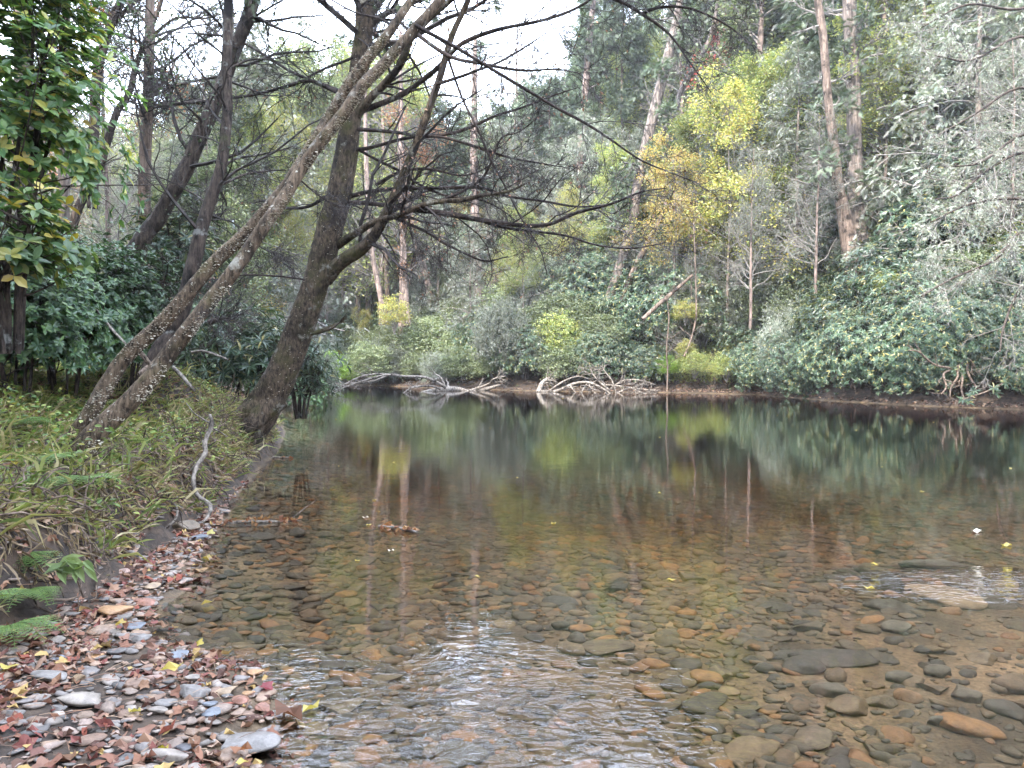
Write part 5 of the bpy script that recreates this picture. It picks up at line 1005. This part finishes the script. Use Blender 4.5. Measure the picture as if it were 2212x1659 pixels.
wood('dead_branch', 'forked pale stick leaning against the bank above the seedling', 'branch', [('stem', zw([(430, 755), (440, 700), (480, 635), (455, 600), (400, 570)]), [6, 6, 5, 4, 3], 5.5, 5.8), ('fork', zw([(480, 635), (560, 680), (640, 720)]), [4, 3, 2], 5.6, 5.8)], 'drift')
wood('dead_branch', 'straight brown twig standing upright beside the seedling', 'branch', [('stem', zw([(420, 770), (421, 680), (418, 580)]), [4, 4, 3], 5.2, 5.4)], 'root')
wood('dead_branch', 'brown stick slanting down the bank behind the seedling', 'branch', [('stem', zw([(335, 650), (430, 710), (510, 805)]), [5, 4, 3], 5.3, 5.1)], 'root')
wood('dead_branch', 'dark stick lying level at the lower left edge of the bank', 'branch', [('stem', zw([(-20, 940), (120, 955), (260, 965), (330, 950)]), [7, 7, 6, 4], 4.0, 4.2)], 'root')
wood('dead_branch', 'broken pale branch leaning out of the dark shrubs on the left', 'branch', [('stem', z1([(420, 1340), (480, 1420), (545, 1490)]), [6, 6, 5], 8.5, 7.8)], 'drift')
wood('dead_branch', 'pale broken branch lying behind the crossing stems', 'branch', [('stem', z1([(830, 1525), (880, 1520), (960, 1545), (990, 1560)]), [6, 6, 5, 3], 8.2, 8.0)], 'drift')
wood('dead_branch', 'weathered piece of wood on the bank right of the crossing stems', 'branch', [('stem', z1([(750, 1590), (790, 1630), (840, 1690)]), [9, 9, 5], 7.6, 7.3)], 'drift')
wood('dead_branch', 'grey stick propped between the bases of the crossing stems', 'branch', [('stem', z1([(590, 1500), (640, 1560), (680, 1620)]), [8, 7, 5], 7.4, 7.2)], 'root')
wood('dead_branch', 'brown stick pile lying across the bank behind the left crossing stem', 'branch', [('stem', z1([(600, 1620), (660, 1570), (760, 1490)]), [9, 8, 5], 7.5, 7.9), ('fork', z1([(600, 1530), (660, 1590), (700, 1610)]), [5, 5, 3], 7.5, 7.6)], 'root')
wood('dead_branch', 'curved brown root crossing the leaves at the water edge', 'root', [('stem', zw([(640, 860), (668, 830), (665, 795), (640, 775)]), [6, 6, 5, 3], 5.3, 5.6)], 'root')
wood('dead_branch', 'thin dark twig lying in the leaves by the lower left edge', 'branch', [('stem', zw([(20, 1140), (70, 1120), (125, 1090), (80, 1080)]), [6, 6, 5, 3], 3.8, 3.9)], 'drift')

# ------------------------------------------------------------------ stones
def ico(sub=2):
    import bmesh
    bm = bmesh.new(); bmesh.ops.create_icosphere(bm, subdivisions=sub, radius=1); v = np.array([p.co[:] for p in bm.verts]); f = np.array([[q.index for q in p.verts] for p in bm.faces]); bm.free(); return v, f
def stone_t(seed, sub=3, rough=.2, cuts=8):
    r = np.random.default_rng(seed); v, f = ico(sub); v = v.copy()
    for k in range(cuts):   # flattened faces like river cobbles
        n = r.normal(size=3); n /= np.linalg.norm(n); h = r.uniform(.45, .85); dd = v @ n; v = v - np.where(dd > h, (dd - h) * .95, 0)[:, None] * n
    v = v * (1 + rough * .5 * vnoise(v[:, 0] * 1.3 + seed, v[:, 1] * 1.3 + v[:, 2], 1.2, seed)[:, None] + rough * .25 * vnoise(v[:, 0] * 4, v[:, 1] * 4 + v[:, 2] * 3, 1, seed + 3)[:, None])
    return v, [f]
def smesh(seed, mat, sub=3):
    mb = MB(); v, f = stone_t(seed, sub); mb.add(v, f); me = mb.mesh('stone', True); me.materials.append(mat); return me
def rotz(a, tilt=.12):
    n = len(a); up = norm(np.array([0, 0, 1.]) + tilt * rng.normal(size=(n, 3))); d = np.stack([-np.sin(a), np.cos(a), np.zeros(n)], 1)
    x = norm(np.cross(d, up)); y = np.cross(up, x); return np.stack([x, y, up], -1)
BEACH = [  # zoom-4 centre x, y, width, height, colour, label
 (205, 1295, 180, 55, 'grey', 'long flat grey stone lying left among the beach leaves'), (323, 1290, 60, 65, 'tan', 'rounded tan stone touching the end of the long flat grey one'),
 (485, 990, 155, 70, 'orange', 'large tan slab at the water edge below the seedling'), (425, 1075, 115, 62, 'brown', 'orange brown boulder in front of the large tan slab'),
 (560, 1070, 100, 38, 'bluegrey', 'wet blue grey stone at the water edge beside the orange brown boulder'), (565, 1115, 130, 50, 'grey', 'wet grey stone half in the water under the blue grey one'),
 (402, 1207, 65, 34, 'orange', 'small orange stone in the leaves below the orange brown boulder'), (345, 1405, 210, 60, 'pale', 'pale slanting slab near the middle of the left beach'),
 (745, 1198, 85, 50, 'bluegrey', 'dark blue stone in the wet leaves at the middle of the water edge'), (800, 1345, 140, 70, 'grey', 'grey slab lying tilted near the tip of the beach'),
 (1060, 1248, 82, 38, 'orange', 'orange brown stone at the end of the beach point'), (1112, 1268, 42, 30, 'yellow', 'small mustard stone at the very tip of the beach'),
 (992, 1375, 74, 46, 'red', 'smooth red brown cobble near the sky reflection'), (1088, 1392, 80, 52, 'red', 'rusty stone with a pale band at the edge of the sky reflection'),
 (875, 1443, 82, 46, 'bluegrey', 'dark slate cobble above the big pale edged slab'), (690, 1415, 92, 46, 'grey', 'mottled grey stone in the middle of the beach'),
 (765, 1592, 92, 36, 'dark', 'flat dark stone near the bottom edge of the beach'), (793, 1525, 88, 62, 'brown', 'round brown grey cobble left of the big pale edged slab'),
 (1020, 1520, 280, 88, 'grey', 'biggest stone of the beach, a long grey slab at the water edge'), (965, 1568, 130, 74, 'brown', 'broad brown grey cobble in front of the biggest slab'),
 (680, 1632, 205, 42, 'pale', 'long pale flat stone at the bottom edge of the picture'), (590, 1555, 66, 36, 'bluegrey', 'small blue grey stone low on the beach'),
 (240, 1217, 52, 26, 'bluegrey', 'small slate stone above the long flat grey one'), (630, 910, 76, 32, 'tan', 'tan flat stone in the narrow strip of leaves at the water'),
 (600, 965, 105, 36, 'red', 'red brown flat stone right of the large tan slab'), (686, 876, 52, 30, 'grey', 'pale grey cobble at the narrow shore above the slab'),
 (500, 868, 76, 30, 'pink', 'pinkish stone near the seedling'), (765, 885, 54, 34, 'red', 'red brown stone standing at the water edge'),
 (595, 936, 62, 30, 'pink', 'pink grey flat stone among the shore leaves'), (240, 1456, 74, 30, 'grey', 'flat grey stone low at the left'), (245, 1482, 60, 24, 'pale', 'pale narrow stone just under the flat grey one'),
 (355, 1470, 72, 46, 'brown', 'brown angular stone above the left corner'), (655, 1451, 84, 26, 'pale', 'thin pale stone beside the yellow leaf'), (826, 1442, 42, 46, 'pale', 'small upright pale stone beside the dark slate cobble'),
 (985, 1425, 76, 42, 'brown', 'chocolate brown stone above the biggest slab'), (868, 1412, 60, 30, 'bluegrey', 'blue grey pebble among the wet leaves'), (640, 1310, 150, 34, 'pink', 'long pinkish stone in the middle of the beach'),
 (930, 1335, 110, 42, 'tan', 'tan flat stone near the point of the beach'), (1030, 1345, 60, 30, 'orange', 'orange pebble beside the red brown cobble'), (800, 1290, 80, 28, 'pale', 'small pale stone above the tilted grey slab'),
 (130, 1140, 60, 26, 'tan', 'tan pebble near the dark twig at the left'), (60, 1490, 90, 30, 'grey', 'flat grey stone at the left edge'), (540, 1440, 60, 30, 'pale', 'small pale stone in the red leaves'), (520, 1575, 60, 50, 'brown', 'brown stone at the lower edge of the beach'),
 (768, 648, 118, 92, 'mossy', 'mossy brown block of rock at the corner where the bank meets the water'), (880, 670, 52, 54, 'mossy', 'small brown rock beside the foot of the twisting root'), (820, 702, 84, 28, 'bluegrey', 'dark blue flat rock in front of the mossy block'),
]
SM = {}
for i, (zx, zy, w, h, c, lb) in enumerate(BEACH):
    px, py = z4([(zx, zy)])[0]; wpt = WP(px, py + h * .2, .03); z = max(hgt(wpt[0], wpt[1]), -.03); sc = w * .5225 * wpt[1] / FPX / 2; dn = .5225 * wpt[1] / FPX
    tl = h * dn / 2 
    k = (c, i % 4)
    if k not in SM: SM[k] = smesh(10 + i, M['stone_' + c])
    o = link('stone', SM[k]); o.location = (wpt[0], wpt[1], z + tl * .3 + .012); o.scale = (sc * 1.08, min(sc * .85, tl * 1.8), max(tl * .66, sc * .26)); o.rotation_euler = (random.uniform(-.1, .1), random.uniform(-.1, .1), random.uniform(-.25, .25)); tag(o, lb + '', 'stone')
BED = [(970, 985, 240, 66, 'long submerged slab just below the riffle on the right'), (1000, 1068, 185, 55, 'flat olive stone under water below the riffle'), (700, 1185, 430, 92, 'longest dark slab lying under the clear water at lower right'), (585, 1222, 205, 88, 'dark stone under the left end of the longest slab'),
 (640, 1520, 260, 110, 'broad submerged slab near the bottom edge, right of the ripples'), (1170, 1250, 165, 48, 'smooth grey stone under water on the sand'), (715, 1330, 165, 66, 'grey oval stone on the sand under water'), (1285, 1338, 165, 95, 'rounded grey stone beside the sandy patch at right'),
 (1460, 1410, 190, 105, 'large dark stone at the right edge of the riverbed'), (1012, 1275, 165, 44, 'pointed grey stone lying on the sand'), (1040, 1345, 140, 54, 'rust coloured stone on the sandy bed'), (1185, 1450, 155, 50, 'oval grey stone below the rust coloured one'),
 (1150, 810, 330, 26, 'long dark submerged rock beyond the riffle'), (960, 905, 90, 60, 'dark rock at the left end of the riffle breaking the surface'), (930, 1375, 150, 42, 'brown stone among orange pebbles under water'), (260, 1260, 120, 60, 'brown grey stone under water left of the longest slab'), (1190, 935, 330, 120, 'pale tan rock barely under the glinting riffle at the right')]
for i, (zx, zy, w, h, lb) in enumerate(BED):
    px, py = z6([(zx, zy)])[0]; wp = WP(px, py, -.08); z = hgt(wp[0], wp[1]); wp = WP(px, py, z + .03); dn = .5224 * wp[1] / FPX; sx = w * dn / 2; sy = h * dn / 2 * wp[1] / 1.5 * .8
    c = 'bed' + ['dark', 'grey', 'dark', 'dark', 'brown', 'grey', 'grey', 'grey', 'dark', 'grey', 'rust', 'grey', 'dark', 'dark', 'brown', 'brown', 'tan'][i]
    k = (c, i % 4)
    if k not in SM: SM[k] = smesh(40 + i, M['stone_' + c])
    zt = {13: .10, 16: .05}.get(i, .04)
    o = link('stone', SM[k]); o.location = (wp[0], wp[1], z + zt * .25); o.scale = (sx, max(sy, sx * .35), zt); o.rotation_euler = (0, 0, random.uniform(-.15, .1)); tag(o, lb, 'stone')
RT = [smesh(70 + i, M['stone_bed'], 3) for i in range(8)]
def in_view(x, y): return (np.abs(x / np.maximum(y, .1)) < .72) & (y > 2.3)
cnt = 0; placed = []
while cnt < 280:
    y = random.uniform(2.5, 7.5) ; x = random.uniform(-.7, .72) * y
    if not inside(np.array([x]), np.array([y]), RIVER)[0] or seg_dist(np.array([x]), np.array([y]), LEFT)[0] < .12: continue
    s = random.choice([.045, .06, .06, .08, .08, .1, .13])
    if any((x - a) ** 2 + ((y - b) * 1.0) ** 2 < ((s + c) * .75) ** 2 for a, b, c in placed): continue
    placed.append((x, y, s)); o = link('river_stone', RT[cnt % 8]); o.location = (x, y, hgt(x, y) + s * .12); o.scale = (s * random.uniform(.9, 1.3), s * random.uniform(.6, .9), s * random.uniform(.25, .4)); o.rotation_euler = (random.uniform(-.12, .12), random.uniform(-.12, .12), random.uniform(-.7, .7))
    tag(o, 'flat cobble on the riverbed ' + ('close to the bottom edge of the view' if y < 3.4 else 'just off the left beach' if x < -.35 * y + .6 else 'on the sandy right side' if x > .3 * y else 'in the middle of the river') + (', a large one' if s > .09 else ''), 'stone', 'cobbles on the riverbed'); cnt += 1
# pebbles on the bed and on the beach
def scatter_stones(name, label, pts, sizes, mat, nt=6, sub=1, flat=.38):
    mb = MB(); 
    for k in range(nt):
        v, f = stone_t(200 + k, sub, .25, 6); q = pts[k::nt]; s = sizes[k::nt]; n = len(q)
        mb.inst(v, f, q, rotz(rng.uniform(-1.0, 1.0, n)), np.stack([s * rng.uniform(.9, 1.4, n), s * rng.uniform(.6, 1, n), s * rng.uniform(flat * .6, flat * 1.3, n)], 1))
    return tag(mb.build(name, mat, smooth=True), label, 'gravel', kind='stuff')
n = 60000; yy = 2.3 + 18 * rng.random(n) ** 1.3; xx = rng.uniform(-.75, .75, n) * yy; ok = inside(xx, yy, RIVER) & (rng.random(n) < np.clip(.75 + .6 * vnoise(xx, yy, .8, 5) - .5 * sstep(xx - .1 * yy, .6, 2.2) * (yy < 5), .12, 1)); xx, yy = xx[ok], yy[ok]
sz = rng.choice([.012, .018, .025, .032, .045, .06], len(xx), p=[.2, .25, .22, .17, .11, .05]) * (1 + .06 * yy); zz = height(xx, yy)
scatter_stones('riverbed_gravel', 'brown pebbles covering the riverbed', np.stack([xx, yy, zz + sz * .1], 1), sz, M['stone_bed'], 8, 2)
def beach_pts(n):
    x = rng.uniform(-4.5, -.6, n); y = rng.uniform(2.3, 9, n); ok = ~inside(x, y, RIVER) & (seg_dist(x, y, TOE) < 9) & ~(inside(x, y, BANKP) & (seg_dist(x, y, TOE) > .12)); ok |= inside(x, y, RIVER) & (seg_dist(x, y, LEFT) < .12) & (y < 6.5); x, y = x[ok], y[ok]
    return np.stack([x, y, height(x, y)], 1)
q = beach_pts(9000); s = rng.choice([.012, .018, .026, .036, .048], len(q), p=[.3, .3, .2, .14, .06]); scatter_stones('beach_gravel', 'mixed pebbles on the left beach', q + [0, 0, .010], s, M['stone_dry'], 8, 2)
# leaf litter on the beach
def T_oval(seed):
    r = np.random.default_rng(seed); v, f = T_long(r.uniform(-.5, .6), r.uniform(.9, 1.3)); v = v.copy(); v[[1, 3], 2] += r.uniform(-.15, .3); v[[4, 6], 2] += r.uniform(-.1, .3); return v, f
q = beach_pts(19000); q[:, 2] += rng.uniform(.002, .022, len(q)); q = q[rng.random(len(q)) < np.clip(.85 + .9 * vnoise(q[:, 0], q[:, 1], 3.2, 44), .15, 1)]; mb = MB(); n = len(q)
TL = [T_oval(i) for i in range(6)] + [T_maple(10 + i) for i in range(3)]
for k, tm in enumerate(TL):
    p_ = q[k::9]; m_ = len(p_); L = rng.uniform(.025, .085, m_) * (1.15 if k > 5 else 1); a = rng.uniform(0, 6.3, m_)
    mb.inst(tm[0], tm[1], p_, rotz(a, .33), np.stack([L * (.5 if k < 6 else 1), L, L * .9], 1))
tag(mb.build('leaf_litter', M['litter']), 'thick carpet of wet red brown leaves over the left beach', 'leaf litter', kind='stuff')
# pine needles and thin sticks in the litter
q = beach_pts(2600); n = len(q); a = rng.normal(0, .9, n); d = np.stack([np.cos(a), np.sin(a), .05 * rng.normal(size=n)], 1); L = rng.uniform(.03, .12, (n, 1)); pa = np.stack([q + [0, 0, .03], q + d * L * .5 + [0, 0, .034], q + d * L + [0, 0, .03]], 1); mb = MB(); tubes(mb, pa, np.full((n, 3), .0012), 3)
tag(mb.build('needles', M['litter_far']), 'brown needles strewn over the beach leaves', 'needles', kind='stuff')
# far shore litter on the little beach and right waterline
x = rng.uniform(-9, 22, 90000); y = rng.uniform(18, 48, 90000); ok = ~inside(x, y, RIVER) & (seg_dist(x, y, FAR) < np.where((x > 5.5) & (x < 12.6) & (y > 29), 1.3, .18)) & (y > 18); x, y = x[ok], y[ok]; q = np.stack([x, y, height(x, y) + .03], 1); mb = MB(); leaves(mb, q, norm(rng.normal(size=q.shape) * [1, 1, .3]), .13, .10, tmpl=T_maple(3), tilt=.4)
tag(mb.build('shore_leaves', M['litter_shore']), 'pinkish brown leaves along the far waterline', 'leaf litter', kind='stuff')
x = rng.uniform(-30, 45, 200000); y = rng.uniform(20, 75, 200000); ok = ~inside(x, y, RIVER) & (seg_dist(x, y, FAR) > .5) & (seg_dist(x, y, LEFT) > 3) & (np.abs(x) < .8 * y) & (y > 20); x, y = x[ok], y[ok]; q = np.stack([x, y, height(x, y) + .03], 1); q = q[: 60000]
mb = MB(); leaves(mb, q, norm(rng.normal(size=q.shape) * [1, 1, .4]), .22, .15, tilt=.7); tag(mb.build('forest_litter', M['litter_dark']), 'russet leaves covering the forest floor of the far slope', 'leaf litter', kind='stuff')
x = rng.uniform(2, 14, 60000); y = rng.uniform(30, 40, 60000); ok = ~inside(x, y, RIVER) & (seg_dist(x, y, FAR) > .9) & (seg_dist(x, y, FAR) < 3.2) & (x > 6.2) & (x < 13); x, y = x[ok], y[ok]; q = np.stack([x, y, height(x, y) + rng.uniform(0, .3, len(x))], 1); mb = MB(); leaves(mb, q, norm(rng.normal(size=q.shape) + [0, 0, .9]), .22, .035, tilt=1)
tag(mb.build('grass', M['yellowgreen']), 'yellow green grass above the little beach on the far bank', 'grass', kind='stuff')

# single leaves worth pointing at
def one_leaf(px, py, z, size, mat, label, tm, rz=0, cat='leaf', group=None, tilt=(0, 0)):
    w = WP(px, py, z); me = MB(); me.inst(tm[0], tm[1], np.zeros((1, 3)), np.eye(3)[None], np.array([[size * (.55 if tm[0].shape[0] == 8 else 1), size, size * .8]])); me = me.mesh('leaf'); me.materials.append(M[mat])
    o = link('leaf', me); o.location = tuple(w); o.rotation_euler = (tilt[0], tilt[1], rz); return tag(o, label, cat, group)
ml = T_maple(4); ol = T_oval(2)
for zx, zy, z, s, m_, lb, tm in [(665, 1255, .09, .11, 'yellowleaf', 'bright yellow leaf in the middle of the beach', ol), (582, 1425, .09, .07, 'yellowleaf', 'small orange yellow leaf low on the beach', ol), (1102, 1322, .05, .08, 'red', 'red leaf at the water edge by the sky reflection', ml), (498, 1060, .08, .08, 'yellowleaf', 'yellow leaf beside the orange brown boulder', ml),
    (30, 1235, .1, .10, 'yellowleaf', 'yellow leaf at the left edge of the beach', ml), (695, 1580, .08, .06, 'yellowleaf', 'small yellow leaf near the bottom edge', ol), (1005, 1632, .05, .06, 'yellowleaf', 'yellow leaf in front of the broad brown cobble', ml), (1250, 1430, .012, .10, 'yellowleaf', 'yellow leaf lying on the brown leaf in the sky reflection', ol),
    (1250, 1465, .008, .17, 'rust', 'large brown leaf floating in the sky reflection', ol), (435, 865, .1, .08, 'orange', 'orange leaf near the foot of the seedling', ml), (648, 765, .1, .09, 'rust', 'pale tan leaf on the narrow shore', ol), (825, 838, .006, .12, 'rust', 'pale brown leaf floating beside the narrow shore', ml),
    (833, 790, .006, .14, 'yellowleaf', 'yellow leaf afloat near the mossy block', ol), (830, 985, .006, .10, 'orange', 'orange leaf floating off the large tan slab', ol), (848, 940, .006, .1, 'rust', 'curled russet leaf floating below the pale brown one', ol), (872, 687, .1, .09, 'orange', 'orange leaf on the small brown rock', ml), (820, 1145, .05, .07, 'yellowleaf', 'yellow leaf at the wet edge of the beach', ml), (1045, 1580, .06, .09, 'rust', 'russet leaf stuck to the broad brown cobble', ol), (520, 445, .55, .09, 'orange', 'orange leaf caught on the bank face', ml), (60, 400, .75, .1, 'yellowleaf', 'yellow leaf resting on the ferns at left', ol), (650, 1560, .08, .08, 'litter_far', 'pale underside of a leaf near the bottom of the beach', ml), (600, 1500, .09, .08, 'litter_far', 'pale curled leaf low on the beach', ml)]:
    px, py = z4([(zx, zy)])[0]; one_leaf(px, py, z, s, m_, lb, tm, random.uniform(-1.6, 1.6), tilt=(random.uniform(-.3, .3), random.uniform(-.3, .3)))
for px, py, s, m_, lb in [(2122, 1148, .12, 'fungus', 'white leaf floating alone at the right'), (2186, 1178, .10, 'yellowleaf', 'pale yellow leaf floating near the right edge below the white one'), (1890, 1272, .07, 'yellowleaf', 'bright yellow leaf beside the riffle'), (797, 1118, .07, 'fungus', 'small white leaf floating above the leafy stick'), (852, 1190, .06, 'fungus', 'tiny pale leaf drifting below the leafy stick')]:
    one_leaf(px, py, .005, s, m_, lb, ol, random.uniform(1, 2))
fl = smesh  # many small drifting leaves share one mesh
me = MB(); me.inst(ol[0], ol[1], np.zeros((1, 3)), np.eye(3)[None], np.array([[.04, .07, .05]])); me = me.mesh('leaf'); me.materials.append(M['yellowleaf'])
for i in range(26):
    while True:
        y = 5 + 26 * random.random() ** 1.3; x = random.uniform(-.3, .68) * y
        if inside(np.array([x]), np.array([y]), RIVER)[0]: break
    o = link('floating_leaf', me); o.location = (x, y, .004); s = random.uniform(.4, .9) * (1 + y * .02); o.scale = (s, s, s * .6); o.rotation_euler = (0, 0, random.uniform(0, 6.3)); tag(o, 'tiny yellow leaf drifting ' + ('near the far bank' if y > 20 else 'in the middle of the river' if y > 11 else 'over the shallows'), 'leaf', 'leaves drifting on the open water')
# floating sticks wrapped with leaves
def leafy_stick(pix, w, label, nleaf, extra=None):
    pts = [WP(a, b, .012) for a, b in pix]; loc = pts[0]; t = thing('floating_stick', label, 'stick', tuple(loc)); q, r = smooth_path(pts, w, 5); mb = MB(); tubes(mb, q, r, 7, bump=.1); rel(mb, loc).build('stick', M['drift'], t, True)
    p_, d_ = sample(resamp(q, r, 12)[0][None], nleaf, .02, .98); p_ = p_ + rng.normal(size=p_.shape) * [.02, .03, .006] + [0, 0, .008]; n = len(p_); mb = MB()
    for k in range(4): a = TL[k]; m_ = len(p_[k::4]); s = rng.uniform(.05, .09, m_); mb.inst(a[0], a[1], p_[k::4], rotz(rng.uniform(0, 6.3, m_), .5), np.stack([s * .5, s, s], 1))
    rel(mb, loc).build('leaves', M['rust'], t)['kind'] = 'stuff'
    if extra:
        a, b = smooth_path([P(x, y, d) for x, y, d in extra], [.006, .005, .003], 4); mb = MB(); tubes(mb, a, b, 5); rel(mb, loc).build('side_twig', M['drift'], t)
leafy_stick([(462, 1134), (510, 1128), (560, 1127), (610, 1127), (650, 1124)], [.012, .016, .014, .012, .005], 'long floating stick covered with russet leaves, pointing out from the left bank', 46, [(627, 1124, 6.9), (655, 1100, 6.95), (685, 1079, 7.0)])
leafy_stick([(818, 1137), (845, 1140), (875, 1144), (902, 1150)], [.014, .018, .018, .010], 'short thick floating stick with brown leaves in the middle of the river', 26)
leafy_stick([(590, 988), (632, 988)], [.016, .010], 'short pale stick floating beside the undercut roots of the mossy tree', 3)
wood('driftwood_stick', 'thin brown reed lying on the shallow water off the beach', 'stick', [('stem', z4([(720, 1030), (830, 1020), (930, 1015)]), [3, 4, 3], 4.6, 4.6)], 'root')

# remove prototypes that were never placed
for k, p in PR.items():
    if p.name not in USED:
        for c in list(p.children): bpy.data.objects.remove(c)
        bpy.data.objects.remove(p)

# ------------------------------------------------------------------ haze: thin autumn air round the whole scene
m, n, l, o = newmat('haze_air'); v = n.new('ShaderNodeVolumePrincipled'); v.inputs['Color'].default_value = (.93, .95, 1, 1); v.inputs['Density'].default_value = HAZE; v.inputs['Anisotropy'].default_value = .3
l.new(v.outputs[0], o.inputs['Volume'])
hz = MB(); a, b = np.array([-430, -80, -6.0]), np.array([430, 450, 75.0])
hz.add([(x, y, z) for z in (a[2], b[2]) for x, y in ((a[0], a[1]), (b[0], a[1]), (b[0], b[1]), (a[0], b[1]))], np.array([[3, 2, 1, 0], [4, 5, 6, 7], [0, 1, 5, 4], [1, 2, 6, 5], [2, 3, 7, 6], [3, 0, 4, 7]]))
tag(hz.build('haze', m), 'thin pale haze hanging in the valley air', 'haze', kind='stuff')
